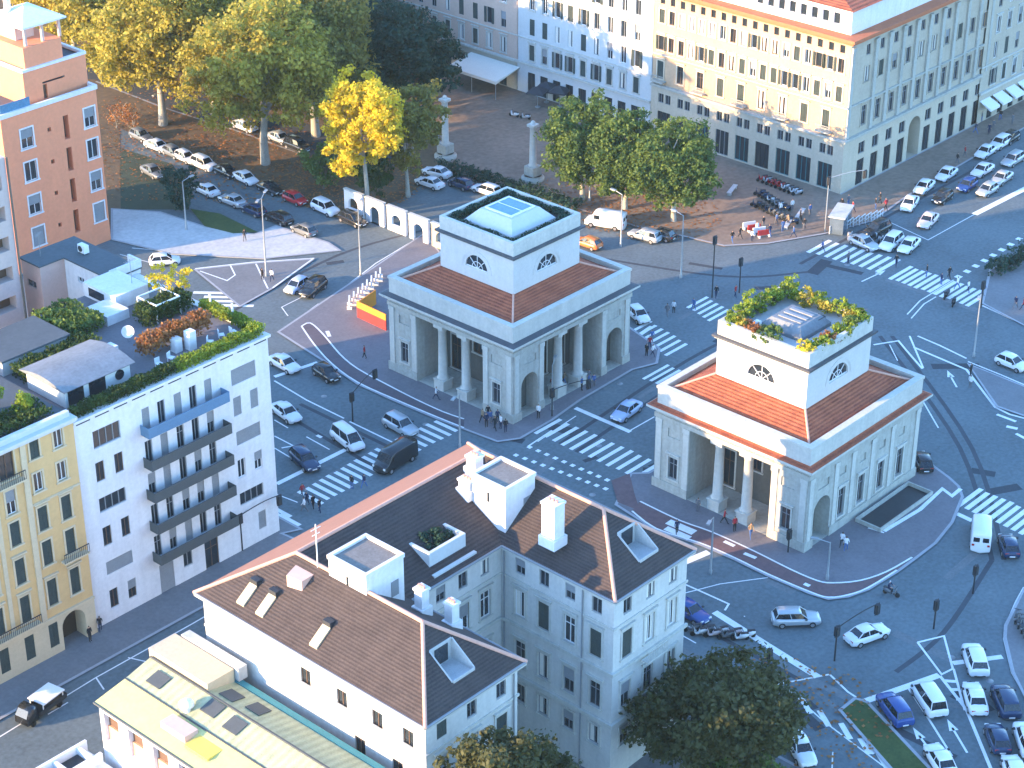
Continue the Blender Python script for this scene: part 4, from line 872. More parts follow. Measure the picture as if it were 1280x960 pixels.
line([(1136, 861), (1163, 902), (1190, 945)], .2)
line([(1142, 434), (1208, 462), (1244, 509), (1262, 518), (1285, 524)], .3); line([(1147, 420), (1175, 432), (1208, 448)], .25); line([(1210, 452), (1250, 468), (1285, 483)], .2); line([(1213, 455), (1240, 492)], .15)
line([(1092, 431), (1123, 426), (1133, 438), (1153, 461)], .25); line([(1137, 420), (1154, 460)], .22); line([(1112, 431), (1122, 451)], .12); line([(1151, 497), (1173, 535)], .16)
line([(1246, 518), (1270, 527)], .4); line([(1258, 533), (1272, 536)], .5); line([(1270, 542), (1285, 550)], .4)
line([(1134, 393), (1150, 376), (1166, 366), (1192, 350)], .16); line([(1139, 398), (1155, 380), (1170, 371)], .16)
line([(1100, 272), (1160, 300), (1218, 268)], .12); line([(1228, 382), (1285, 408)], .3)
line([(1280, 734), (1270, 752), (1256, 785), (1255, 799), (1265, 841), (1285, 876)], .18)
line([(244, 337), (316, 329), (392, 324), (341, 361)], .22, HP+.012); line([(288, 333), (294, 345), (284, 352), (250, 340)], .18, HP+.012); line([(320, 331), (335, 362)], .2, HP+.012)
line([(150, 318), (205, 333)], .12); line([(165, 310), (300, 322)], .12); line([(398, 384), (470, 329), (528, 294)], .16); line([(355, 412), (400, 380)], .5)
line([(470, 360), (500, 330)], .14); line([(360, 395), (352, 384), (378, 371)], .12); line([(1052, 690), (1070, 682)], .1)
line([(846, 744), (900, 730), (960, 722)], .12)  # thin painted strip standing in for a streak of sunlight
ground('lane_markings', lm, M['paint'])
sl = MB()
for pts, wd in (([(893, 765), (1022, 846)], .75), ([(1080, 877), (1174, 844)], .7), ([(1191, 829), (1253, 821)], .6), ([(719, 510), (788, 540)], .6), ([(343, 471), (397, 453)], .55), ([(346, 605), (432, 562)], .6), ([(725, 425), (758, 402)], .5),
                ([(848, 706), (886, 690)], .8), ([(846, 700), (864, 690)], .35), ([(790, 425), (815, 408)], .6), ([(1218, 268), (1285, 234)], .9), ([(862, 590), (876, 584)], .3), ([(1196, 642), (1215, 651)], .6), ([(930, 770), (931, 771)], .1)):
    strip(sl, PG(pts), wd, .0095)
ground('stop_lines', sl, M['paint'])
sl = MB()
for pts, wd in (([(835, 652), (868, 666)], 1.0), ([(832, 660), (862, 673)], .8), ([(1105, 664), (1150, 637), (1178, 611), (1190, 620), (1201, 611)], .45), ([(1085, 660), (1105, 666)], .2), ([(1040, 652), (1085, 660)], .0)):
    if wd: strip(sl, PG(pts, HP), wd, HP+.014)
ground('painted_kerb', sl, M['paint'])
def zebra(a, b, n, length, wd, axis):
    """n bars from pixel a to pixel b; bars run along world axis ('X' or 'Y' or an angle)"""
    z = MB(); p = G(*a); q = G(*b); d = {'X': (1, 0), 'Y': (0, 1)}.get(axis) or (math.cos(R(axis)), math.sin(R(axis)))
    nn = (-d[1], d[0])
    for k in range(n):
        t = k/(n-1); c = (p[0]+(q[0]-p[0])*t, p[1]+(q[1]-p[1])*t); ln = length*(1-.03*((k*7) % 4))
        z.add([(c[0]+d[0]*s*ln/2+nn[0]*w*wd/2, c[1]+d[1]*s*ln/2+nn[1]*w*wd/2, .010) for s, w in ((-1, -1), (1, -1), (1, 1), (-1, 1))], [(0, 1, 2, 3)])
    ground('zebra_crossing', z, M['paint'])
zebra((388, 622), (484, 568), 12, 3.6, .5, 'Y'); zebra((510, 556), (585, 519), 9, 3.6, .5, 'Y')
zebra((362, 650), (352, 640), 2, 3.0, .5, 'Y')
zebra((685, 533), (845, 604), 15, 4.2, .5, 'X')
zebra((820, 465), (843, 474), 4, 4.6, .4, 'X'); zebra((800, 409), (845, 437), 7, 4.2, .45, 'X'); zebra((872, 378), (898, 394), 5, 4.0, .45, 'X')
zebra((1024, 308), (1110, 332), 9, 5.0, .6, 'X'); zebra((1126, 341), (1222, 374), 13, 5.0, .55, 'X')
zebra((1212, 622), (1290, 656), 9, 4.6, .55, 'X'); zebra((262, 366), (297, 382), 4, 4.0, .6, -50)
sq = MB()
def squares(a, b, n, s, z=.010):
    for k in range(n):
        p = G(a[0]+(b[0]-a[0])*k/(n-1), a[1]+(b[1]-a[1])*k/(n-1)); sq.obox(p, (1, 0), (0, 1), s/2, s/2, z-.004, z)
squares((662, 559), (759, 600), 10, .5); squares((645, 569), (757, 611), 11, .5); squares((1198, 346), (1285, 292), 9, .8)
for px in ((1007, 882), (1030, 898), (1057, 914), (1081, 933), (1104, 952)):
    p = G(*px); a = G(px[0]-6, px[1]-10); c = G(px[0]+6, px[1]+10); strip(sq, [a, c], .5, .0105)
ground('painted_squares', sq, M['paint'])
ar = MB()
def arrow(a, b):
    p = Vector(G(*a)); q = Vector(G(*b)); d = (q-p).normalized(); n = Vector((-d.y, d.x)); L = (q-p).length
    ar.quad((*(p+n*.1), .011), (*(q-d*1.2+n*.1), .011), (*(q-d*1.2-n*.1), .011), (*(p-n*.1), .011)); ar.tri((*q, .011), (*(q-d*1.6+n*.42), .011), (*(q-d*1.6-n*.42), .011))
arrow((1209, 941), (1184, 899)); arrow((1158, 932), (1141, 909)); arrow((1196, 484), (1184, 463)); arrow((1110, 955), (1082, 928)); arrow((1077, 352), (1107, 338))
ground('painted_arrows', ar, M['paint'])
# repairs, manholes and oil-dark wheel tracks in the asphalt
pt = MB(); rr = random.Random(3)
for k in range(46):
    u = rr.uniform(360, 1260); v = rr.uniform(320, 940); p = G(u, v); a = rr.uniform(0, PI); pt.obox(p, (math.cos(a), math.sin(a)), (-math.sin(a), math.cos(a)), rr.uniform(.4, 3.2), rr.uniform(.3, .8), .0005, .0026+k*.00003)
ground('asphalt_repairs', pt, mat('repair_asphalt', (.045, .05, .058), .9, .2, .8))
mh = MB()
for k in range(26):
    p = G(rr.uniform(360, 1260), rr.uniform(330, 940)); mh.lathe((p[0], p[1], .004), [(.36, 0), (.36, .003), (0, .003)], 12)
ground('manhole_covers', mh, M['wingrey'])
tk = MB()
for pts in ([(360, 520), (470, 585)], [(375, 505), (520, 575)], [(700, 555), (860, 450), (1000, 380)], [(720, 565), (875, 462), (1010, 395)], [(1000, 330), (1240, 200)], [(1100, 420), (1200, 560), (1240, 700)], [(1115, 420), (1215, 560), (1255, 700)], [(870, 780), (1000, 850)], [(1120, 840), (1180, 790), (1240, 700)], [(560, 300), (700, 315), (900, 345), (1010, 340)], [(280, 395), (420, 320), (540, 285)]):
    strip(tk, smooth(PG(pts), 6), .5, .0022)
ground('wheel_tracks', tk, mat('worn_asphalt', (.048, .053, .062), .75, .2, .3))

pt = MB()
for k in range(30):
    u = rr.uniform(360, 1270); v = rr.uniform(320, 950); c = G(u, v); a = rr.choice([.05, PI/2, rr.uniform(0, PI)]); pt.obox(c, (math.cos(a), math.sin(a)), (-math.sin(a), math.cos(a)), rr.uniform(1.0, 7.0), rr.uniform(.25, .55), .0002, .0014+k*.00003)
ground('asphalt_trench_fills', pt, mat('pale_trench_asphalt', (.135, .147, .152), .85, .25, .6))
# ================================================================== trees and plants
def leaf_mat(name, c, c2, dark=.75):
    if name in MATS: return MATS[name]
    m = bpy.data.materials.new(name); m.use_nodes = True; nt = m.node_tree; N = nt.nodes; L = nt.links; b = N['Principled BSDF']
    b.inputs['Roughness'].default_value = .6; b.inputs['Specular IOR Level'].default_value = .25
    geo = N.new('ShaderNodeNewGeometry'); n1 = N.new('ShaderNodeTexNoise'); n1.inputs['Scale'].default_value = .45; n1.inputs['Detail'].default_value = 4
    L.new(geo.outputs['Position'], n1.inputs['Vector'])
    ad = N.new('ShaderNodeMath'); ad.operation = 'MULTIPLY_ADD'; ad.inputs[1].default_value = .35; L.new(geo.outputs['Random Per Island'], ad.inputs[0]); L.new(n1.outputs['Fac'], ad.inputs[2])
    mr = N.new('ShaderNodeMapRange'); mr.inputs[1].default_value = .4; mr.inputs[2].default_value = .95; L.new(ad.outputs[0], mr.inputs[0])
    mx = N.new('ShaderNodeMix'); mx.data_type = 'RGBA'; mx.inputs[6].default_value = (*c, 1); mx.inputs[7].default_value = (*c2, 1); L.new(mr.outputs[0], mx.inputs[0]); L.new(mx.outputs[2], b.inputs['Base Color'])
    tr = N.new('ShaderNodeBsdfTranslucent'); L.new(mx.outputs[2], tr.inputs[0]); ms = N.new('ShaderNodeMixShader'); ms.inputs[0].default_value = .4
    L.new(b.outputs[0], ms.inputs[1]); L.new(tr.outputs[0], ms.inputs[2]); L.new(ms.outputs[0], N['Material Output'].inputs[0])
    MATS[name] = m; return m
LV = dict(
 plane=leaf_mat('plane_leaves', (.22, .20, .025), (.48, .39, .06)),
 plane2=leaf_mat('golden_plane_leaves', (.33, .25, .03), (.58, .44, .06)),
 olive=leaf_mat('olive_leaves', (.13, .125, .03), (.29, .25, .05)),
 yellow=leaf_mat('yellow_leaves', (.52, .39, .02), (.74, .58, .04)),
 green=leaf_mat('green_leaves', (.055, .105, .025), (.15, .21, .045)),
 dark=leaf_mat('dark_evergreen', (.014, .042, .03), (.035, .085, .055)),
 brown=leaf_mat('bronze_leaves', (.055, .06, .02), (.09, .09, .032)),
 lime=leaf_mat('lime_leaves', (.13, .19, .02), (.27, .33, .03)),
 rust=leaf_mat('rust_leaves', (.22, .08, .03), (.42, .19, .06)),
 hedge=leaf_mat('hedge_leaves', (.025, .05, .015), (.07, .11, .02)),
)
def leaves(rng, blobs, n, size, clump=1.0, shell=.55):
    """leaf faces in many clumps spread through ellipsoid blobs (cx,cy,cz,rx,ry,rz)"""
    vol = np.array([b[3]*b[4]*b[5] for b in blobs])**.67; vol /= vol.sum(); C = []
    for b, f in zip(blobs, vol):
        k = max(3, int(n*f/55)); d = rng.normal(size=(k, 3)); d /= np.linalg.norm(d, axis=1)[:, None]
        r = (shell+(1-shell)*rng.random(k))**.6; r *= 1+.16*rng.normal(size=k).clip(-1.5, 1.5)*.6
        C.append(np.array(b[:3])+d*r[:, None]*np.array(b[3:6]))
    C = np.concatenate(C); per = max(1, n//len(C)); cs = clump*(.55+.75*rng.random(len(C)))
    d = rng.normal(size=(len(C), per, 3)); d /= np.linalg.norm(d, axis=2)[:, :, None]; rr = rng.random((len(C), per))**.45
    ctr = (C[:, None, :]+d*rr[:, :, None]*cs[:, None, None]*np.array((1, 1, .75))).reshape(-1, 3)
    nrm = (d.reshape(-1, 3)*.9+rng.normal(size=ctr.shape)*.75+np.array((0, 0, .35))); nrm /= np.linalg.norm(nrm, axis=1)[:, None]
    a = np.cross(nrm, rng.normal(size=ctr.shape)); a /= np.linalg.norm(a, axis=1)[:, None]; b = np.cross(nrm, a)
    s = size*(.6+.8*rng.random(len(ctr)))[:, None]
    V = np.stack([ctr-a*s*.5, ctr-b*s*.32, ctr+a*s*.5, ctr+b*s*.32], 1).reshape(-1, 3)
    return V
def leaf_mesh(name, V, m):
    me = bpy.data.meshes.new(name); nf = len(V)//4
    me.vertices.add(len(V)); me.vertices.foreach_set('co', V.astype(np.float32).ravel()); me.loops.add(nf*4); me.loops.foreach_set('vertex_index', np.arange(nf*4, dtype=np.int32))
    me.polygons.add(nf); me.polygons.foreach_set('loop_start', np.arange(0, nf*4, 4, dtype=np.int32)); me.polygons.foreach_set('loop_total', np.full(nf, 4, dtype=np.int32))
    me.materials.append(m); me.update(); me.validate(); return me
def tree(label, x, y, h, r, lv, n=9000, size=.42, trunk_r=.35, bare=.28, seed=0, blobs=None, bark='palebark', z0=0, name='tree', group=None, clump=1.1, flat=1.0):
    rng = np.random.default_rng(seed+11); t = thing(name, label, 'tree', (x, y, z0), absolute=False, group=group)
    if blobs is None:
        ch = h*(1-bare); blobs = [(0, 0, h*bare+ch*.5, r*.72, r*.72, ch*.5)]
        k = 8
        for i in range(k):
            a = 2*PI*i/k+rng.random()*.6; q = .42+.25*rng.random(); zz = h*bare+ch*(.25+.55*rng.random()); s = .36+.18*rng.random()
            blobs.append((math.cos(a)*r*q, math.sin(a)*r*q, zz, r*s, r*s, ch*s*.62*flat))
    tr = MB(); hb = h*bare
    pts = [(0, 0, -.1), (rng.normal()*.12, rng.normal()*.12, hb*.5), (rng.normal()*.25, rng.normal()*.25, hb), (rng.normal()*.5, rng.normal()*.5, h*.62), (rng.normal()*.6, rng.normal()*.6, h*.85)]
    rad = [trunk_r*1.35, trunk_r, trunk_r*.85, trunk_r*.45, trunk_r*.12]
    for i in range(4): tr.tube(pts[i], pts[i+1], rad[i], rad[i+1], 9, cap=False)
    for b in blobs[1:9]:
        s = Vector(pts[2])+(Vector(pts[3])-Vector(pts[2]))*rng.random()*.7; e = Vector(b[:3]); mid = (s+e)/2+Vector((0, 0, -.3))
        tr.tube(s, mid, trunk_r*.4, trunk_r*.25, 6, cap=False); tr.tube(mid, e, trunk_r*.25, trunk_r*.07, 6, cap=False)
    me = tr.mesh('trunk', M[bark]); link('trunk', me, t, (0, 0, 0))
    link('crown', leaf_mesh('crown', leaves(rng, blobs, n, size, clump), LV[lv]), t, (0, 0, 0)); return t
def at_px(u, v): return G(u, v)
GP = 'tall plane trees of the park'
for i, (u, v, h, r, lv, lb) in enumerate([
    (332, 205, 24, 10.0, 'plane', 'tall plane tree with thick pale trunk standing beside the parked cars'),
    (204, 156, 23, 9.0, 'plane', 'plane tree with slender pale trunk behind the salmon tower'),
    (268, 142, 25, 9.5, 'plane', 'broad yellow-green plane tree between the two pale trunks'),
    (395, 170, 21, 8.0, 'olive', 'olive plane tree just behind the bright yellow tree')]):
    x, y = G(u, v); tree(lb, x, y, h, r*1.12, lv, 30000, .6, .55, .27, i, clump=1.7)
back = [(95, 75, 22, 8.5, 'plane2'), (150, 100, 21, 8, 'plane'), (150, 40, 24, 9, 'plane2'), (235, 75, 24, 9, 'plane'), (310, 85, 24, 9, 'plane'), (385, 95, 22, 8.5, 'olive'), (60, 20, 23, 9, 'plane2'), (250, 10, 23, 9, 'plane'), (340, 20, 23, 9, 'plane'), (420, 40, 22, 9, 'olive'), (165, -10, 22, 9, 'plane2'), (450, -5, 22, 9, 'olive'), (400, -50, 24, 10, 'plane'), (300, -60, 24, 10, 'plane'), (200, -70, 24, 10, 'plane2'), (90, -70, 24, 10, 'plane2')]
names = {'plane2': 'golden autumn plane tree deep in the park at the top left', 'plane': 'yellow-green plane tree in the rear rows of the park', 'olive': 'olive-green tree in the rear rows of the park'}
for i, (u, v, h, r, lv) in enumerate(back):
    x, y = G(u, v); tree(names[lv], x, y, h, r*1.1, lv, 17000, .68, .5, .2, 20+i, clump=1.9, group={'plane2': 'golden park trees', 'plane': 'yellow-green park trees', 'olive': 'olive park trees'}[lv])
x, y = G(458, 266); tree('bright yellow autumn tree beside the park road', x, y, 18.0, 5.8, 'yellow', 17000, .45, .3, .36, 50, clump=.9)
x, y = G(510, 246); tree('olive tree to the right of the bright yellow one', x, y, 15.5, 5.0, 'olive', 12000, .45, .28, .22, 51, clump=.9)
x, y = G(405, 236); tree('low green shrubby tree under the left of the yellow tree', x, y, 6.5, 3.4, 'green', 3500, .38, .18, .2, 52, bark='bark', clump=.8)
x, y = G(470, 252); tree('low dark green tree at the foot of the yellow tree', x, y, 6.0, 3.2, 'hedge', 3500, .38, .18, .15, 53, bark='bark', clump=.8)
for i, (u, v, h, r, lb) in enumerate([(470, 122, 15, 6.5, 'dark evergreen tree, left of the three beside the rose house'), (520, 138, 16, 6.8, 'dark evergreen tree, nearest the cafe awning'), (448, 95, 16, 6.5, 'dark evergreen tree, rear of the three beside the rose house')]):
    x, y = G(u, v); tree(lb, x, y, h, r*1.1, 'dark', 16000, .55, .4, .06, 60+i, bark='bark', clump=1.3)
for i, (u, v, h, r, lb) in enumerate([(728, 250, 15.5, 5.6, 'round green tree on the piazza, leftmost of three'), (781, 262, 14, 4.9, 'green tree in the middle of the three on the piazza'), (842, 277, 14.5, 6.0, 'green tree on the piazza nearest the golden palazzo')]):
    x, y = G(u, v); tree(lb, x, y, h, r, 'green', 24000, .42, .32, .2, 70+i, clump=1.0, blobs=[(0, 0, h*.6, r*.86, r*.86, h*.4), (r*.35, 0, h*.5, r*.62, r*.62, h*.28), (-r*.4, r*.2, h*.52, r*.6, r*.6, h*.3), (0, -r*.4, h*.48, r*.6, r*.6, h*.27), (r*.1, r*.4, h*.62, r*.55, r*.55, h*.25)])
x, y = G(226, 262); tree('dark conical shrub beside the park lawn', x, y, 6.5, 2.6, 'dark', 3000, .35, .15, .05, 75, bark='bark', clump=.7, name='conifer_shrub')
x, y = G(896, 905, 6.5); tree('large bronze-green tree in front of the courtyard building', x, y, 11.5, 7.3, 'brown', 24000, .45, .4, .2, 80, bark='bark', clump=1.1)
for i, (x, y, h, lb) in enumerate([(-58.6, -51.2, 19.3, 'bronze tree at the bottom edge, left of a pair'), (-53.0, -50.8, 15.8, 'bronze tree at the bottom edge, right of a pair')]):
    tree(lb, x, y, h, 3.4, 'brown', 8000, .4, .3, .5, 83+i, bark='bark', clump=.9)
for i, (u, v, lb) in enumerate([(900, 975, 'small bright green tree below the large bronze one, left of two'), (955, 972, 'small bright green tree below the large bronze one, right of two')]):
    x, y = G(u, v, 3); tree(lb, x, y, 5.2, 2.5, 'green', 3500, .34, .16, .2, 86+i, bark='bark', clump=.6)
# hedges and roof plants
def hedge(label, x0, y0, x1, y1, z0, z1, lv, n, name='hedge', size=.22):
    rng = np.random.default_rng(int(abs(x0*7+y0*3))); k = n
    P = np.stack([rng.uniform(x0, x1, k), rng.uniform(y0, y1, k), z0+(z1-z0)*rng.random(k)**.6], 1)
    P[:, 2] += .12*np.sin(P[:, 0]*2.3+P[:, 1]*1.7)
    nr = rng.normal(size=(k, 3)); nr /= np.linalg.norm(nr, axis=1)[:, None]; a = np.cross(nr, rng.normal(size=(k, 3))); a /= np.linalg.norm(a, axis=1)[:, None]; b = np.cross(nr, a); s = size*(.6+.8*rng.random(k))[:, None]
    V = np.stack([P-a*s*.5, P-b*s*.4, P+a*s*.5, P+b*s*.4], 1).reshape(-1, 3); o = np.array([(x0+x1)/2, (y0+y1)/2, z0])
    ob = bpy.data.objects.new(name, leaf_mesh(name, V-o, LV[lv])); COL.objects.link(ob); ob.location = o
    return tag(ob, label, 'hedge')
ZT = 21.92
hedge('clipped dark hedge along the front of the white terrace', -53.4, 2.95, -42.0, 4.0, ZT, ZT+1.15, 'hedge', 5200); hedge('clipped green hedge at the sunny end of the white terrace front', -42.0, 2.95, -31.3, 4.0, ZT, ZT+1.15, 'lime', 5200); hedge('green hedge along the side edge of the white terrace', -32.2, 4.0, -31.2, 11.6, ZT, ZT+1.1, 'lime', 4200)
hedge('rust coloured shrubs in a bed on the white terrace', -42.4, 6.9, -34.4, 8.6, ZT+.4, ZT+2.2, 'rust', 2600, 'shrub_bed', .3); hedge('dark shrubs at the rear of the white terrace', -38.0, 12.0, -32.4, 14.4, ZT, ZT+1.9, 'hedge', 3000, 'shrub_bed', .3)
hedge('mixed green planting between the two penthouse roofs', -52.4, 11.4, -43.8, 13.9, ZT, ZT+1.5, 'hedge', 3400, 'shrub_bed', .3); hedge('green planting behind the satellite dish on the white terrace', -45.0, 15.0, -40.6, 20.8, ZT, ZT+1.6, 'green', 3800, 'shrub_bed', .32)
hedge('dark green planting on the ochre roof', -68.5, 3.4, -55.2, 6.2, 23.05, 24.0, 'hedge', 3600, 'roof_planting', .28)
for i, (x, y, z, h, r, lv, lb) in enumerate([(-32.6, 15.6, ZT, 3.4, 2.3, 'yellow', 'yellow shrub at the rear of the white terrace'), (-36.9, 24.8, 12, 3.5, 1.4, 'dark', 'dark bush beside the pale pink wall'), (-57.0, 5.6, 23.1, 2.0, 1.0, 'lime', 'lime shrub on the ochre roof beside the white block'), (-58.2, 8.0, 23.1, 2.2, .9, 'lime', 'lime shrub behind the roof stair'), (-64.6, 4.6, 23.1, 2.4, 1.2, 'yellow', 'yellow shrub at the left end of the ochre roof')]):
    tree(lb, x, y, h, r, lv, 1800, .24, .07, .12, 100+i, z0=z, bark='bark', name='roof_shrub' if z > 15 else 'bush', clump=.4)
tree('dark green plants filling the roof loggia', -44.1, -31.2, 1.6, 1.8, 'dark', 1600, .28, .06, .1, 108, z0=19.2, bark='bark', name='roof_shrub', clump=.4)
ax0, ay0, ax1, ay1 = TAR
for lb, b_ in (('front-left', (ax0+.4, ay0+1.2, ax0+1.15, ay1-.4)), ('front-right', (ax0+.4, ay0+.4, ax1-.4, ay0+1.15)), ('rear right', (ax1-1.15, ay0+1.2, ax1-.4, ay1-.4)), ('rear left', (ax0+1.2, ay1-1.15, ax1-1.2, ay1-.4))):
    hedge('dark low hedge along the '+lb+' parapet around the blue glass roof light', *b_, 17.9, 18.75, 'dark', 1500, 'roof_hedge')
tx0, ty0, tx1, ty1 = TBR; rq = random.Random(5); ring_pts = []
for k in range(8): ring_pts += [(tx0+.9, ty0+.9+(ty1-ty0-1.8)*k/7, 'L')]
for k in range(1, 8): ring_pts += [(tx0+.9+(tx1-tx0-1.8)*k/7, ty1-.9, 'B')]
for k in range(0, 7): ring_pts += [(tx1-.9, ty0+.9+(ty1-ty0-1.8)*k/7, 'R')]
for k in range(1, 7): ring_pts += [(tx0+.9+(tx1-tx0-1.8)*k/7, ty0+.9, 'F')]
lbl = {'L': 'shrub in the row along the front-left parapet of the roof garden', 'B': 'shrub in the tall rear row of the roof garden', 'R': 'shrub in the far right row of the roof garden', 'F': 'shrub in the low row along the right-hand parapet of the roof garden'}
for k, (x, y, s) in enumerate(ring_pts):
    if s == 'L' and 1 <= k <= 2: continue
    lv = 'rust' if k in (5, 24) else rq.choice(['lime', 'lime', 'lime', 'plane', 'yellow', 'green'] if s != 'F' else ['lime', 'lime', 'green'])
    h = {'L': 1.7, 'B': 2.4, 'R': 1.9, 'F': 1.2}[s]*rq.uniform(.8, 1.2)
    o = tree(('rust-orange ' if lv == 'rust' else '')+lbl[s], x+rq.uniform(-.15, .15), y+rq.uniform(-.15, .15), h, rq.uniform(.85, 1.05), lv, 620, .28, .05, .1, 120+k, z0=17.9, bark='bark', name='roof_shrub', clump=.35, group=('rust shrubs' if lv == 'rust' else 'roof garden shrubs ')+('' if lv == 'rust' else {'L': 'front-left row', 'B': 'rear row', 'R': 'far right row', 'F': 'right-hand row'}[s]))
for k in range(14):
    a = k/13; p = G(557+(716-557)*a, 214+(262-214)*a); tree('low dark clipped bush in the row between parking yard and piazza', p[0], p[1], 1.7, 1.5, 'dark', 380, .34, .05, .05, 200+k, bark='bark', name='bush', clump=.5, group='bushes between parking yard and piazza')
for k in range(4):
    p = G(1246+k*12, 344-k*6); tree('dark bush beside the right-hand pavement', p[0], p[1], 2.2, 1.6, 'dark', 500, .34, .06, .05, 220+k, bark='bark', name='bush', clump=.5, group='bushes beside the right-hand pavement')
for k, (u, v) in enumerate(((146, 160), (155, 150), (165, 163))):
    p = G(u, v); tree('rust-brown shrub beside the salmon tower', p[0], p[1], 3.2, 1.8, 'rust', 260, .3, .08, .1, 230+k, name='bush', clump=.6, group='rust-brown shrubs beside the salmon tower')

# fallen leaves under the park trees, piazza trees and the bronze tree
rg = np.random.default_rng(77); L_ = []
for (cx, cy, rad, n_) in [(31, 75, 15, 1500), (31, 97, 14, 1000), (35, 62, 11, 1500), (52, 32, 10, 700), (54, 24, 9, 600), (20, 85, 12, 600), (-22, -52, 9, 500)]:
    a_ = rg.uniform(0, 2*PI, n_); r_ = rad*np.sqrt(rg.random(n_)); L_.append(np.stack([cx+r_*np.cos(a_), cy+r_*np.sin(a_), np.full(n_, .16)+rg.random(n_)*.03], 1))
L_ = np.concatenate(L_); k_ = len(L_); ang = rg.uniform(0, 2*PI, k_); s_ = .13+.12*rg.random(k_); da = np.stack([np.cos(ang)*s_, np.sin(ang)*s_, rg.normal(size=k_)*.03], 1); db = np.stack([-np.sin(ang)*s_*.7, np.cos(ang)*s_*.7, rg.normal(size=k_)*.03], 1)
V_ = np.stack([L_-da, L_-db, L_+da, L_+db], 1).reshape(-1, 3)
fl_ = bpy.data.objects.new('fallen_leaves', leaf_mesh('fallen_leaves', V_, LV['rust'])); COL.objects.link(fl_); tag(fl_, 'scattered fallen leaves lying under the autumn trees', 'leaves', kind='stuff')
# ================================================================== vehicles
PAINT = dict(
 white=mat('car_white', (.66, .66, .66), .25, .04, 3, spec=.6), silver=mat('car_silver', (.42, .44, .46), .28, .05, 3, metal=.35, spec=.6), grey=mat('car_grey', (.13, .14, .15), .28, .06, 3, spec=.6),
 black=mat('car_black', (.014, .015, .018), .2, .1, 3, spec=.6), blue=mat('car_blue', (.02, .055, .20), .22, .08, 3, spec=.6), navy=mat('car_navy', (.012, .03, .075), .22, .08, 3, spec=.6),
 red=mat('car_red', (.42, .014, .02), .25, .08, 3, spec=.6), pinkish=mat('car_pale_pink', (.62, .50, .50), .3, .05, 3, spec=.6), orange=mat('car_orange', (.60, .16, .04), .3, .05, 3, spec=.6), paleblue=mat('car_pale_blue', (.36, .43, .58), .28, .06, 3, spec=.6))
def loft(mb, sts, mi=0, smooth=True):
    """sections: list of closed rings with equal point counts"""
    n = len(sts[0]); P = [p for s in sts for p in s]; F = []
    for j in range(len(sts)-1):
        for k in range(n): F.append((j*n+k, j*n+(k+1) % n, (j+1)*n+(k+1) % n, (j+1)*n+k))
    F.append(tuple(range(n-1, -1, -1))); o = (len(sts)-1)*n; F.append(tuple(range(o, o+n))); mb.add(P, F, mi, smooth)
def finish(me, lvl=1):
    """rounds a coarse loft once, so panels curve instead of facet"""
    bm = bmesh.new(); bm.from_mesh(me); bmesh.ops.remove_doubles(bm, verts=bm.verts, dist=.001)
    bmesh.ops.subdivide_edges(bm, edges=bm.edges, cuts=1, use_grid_fill=True, smooth=.35); bmesh.ops.recalc_face_normals(bm, faces=bm.faces); bm.to_mesh(me); bm.free()
    me.polygons.foreach_set('use_smooth', [True]*len(me.polygons)); me.update(); return me
KIND = {   # length, half width, sections: (x, belt z, half-width factor), greenhouse base x0,x1, roof x0,x1, roof height
 'hatch': (3.9, .86, [(-1.95, .62, .72), (-1.86, .86, .9), (-1.2, .93, 1), (.3, .9, 1), (.9, .88, .98), (1.6, .76, .9), (1.88, .62, .72)], (-1.82, 1.0), (-1.35, .25), 1.46),
 'sedan': (4.5, .89, [(-2.25, .6, .72), (-2.15, .88, .88), (-1.3, .93, 1), (.3, .9, 1), (1.0, .87, .98), (1.9, .74, .9), (2.2, .58, .7)], (-1.62, 1.05), (-.95, .3), 1.43),
 'estate': (4.55, .9, [(-2.27, .64, .76), (-2.2, .92, .92), (-1.3, .96, 1), (.3, .94, 1), (1.0, .9, .98), (1.9, .78, .9), (2.25, .6, .72)], (-2.12, 1.05), (-1.75, .3), 1.52),
 'suv': (4.5, .93, [(-2.25, .7, .8), (-2.18, 1.0, .94), (-1.3, 1.06, 1), (.3, 1.04, 1), (1.0, 1.0, .98), (1.95, .9, .92), (2.22, .7, .76)], (-2.1, 1.1), (-1.75, .4), 1.7),
 'mpv': (4.7, .94, [(-2.35, .7, .84), (-2.3, 1.0, .96), (-1.3, 1.04, 1), (.5, 1.02, 1), (1.4, .98, .98), (2.1, .84, .9), (2.33, .64, .74)], (-2.24, 1.75), (-2.0, .75), 1.86)}
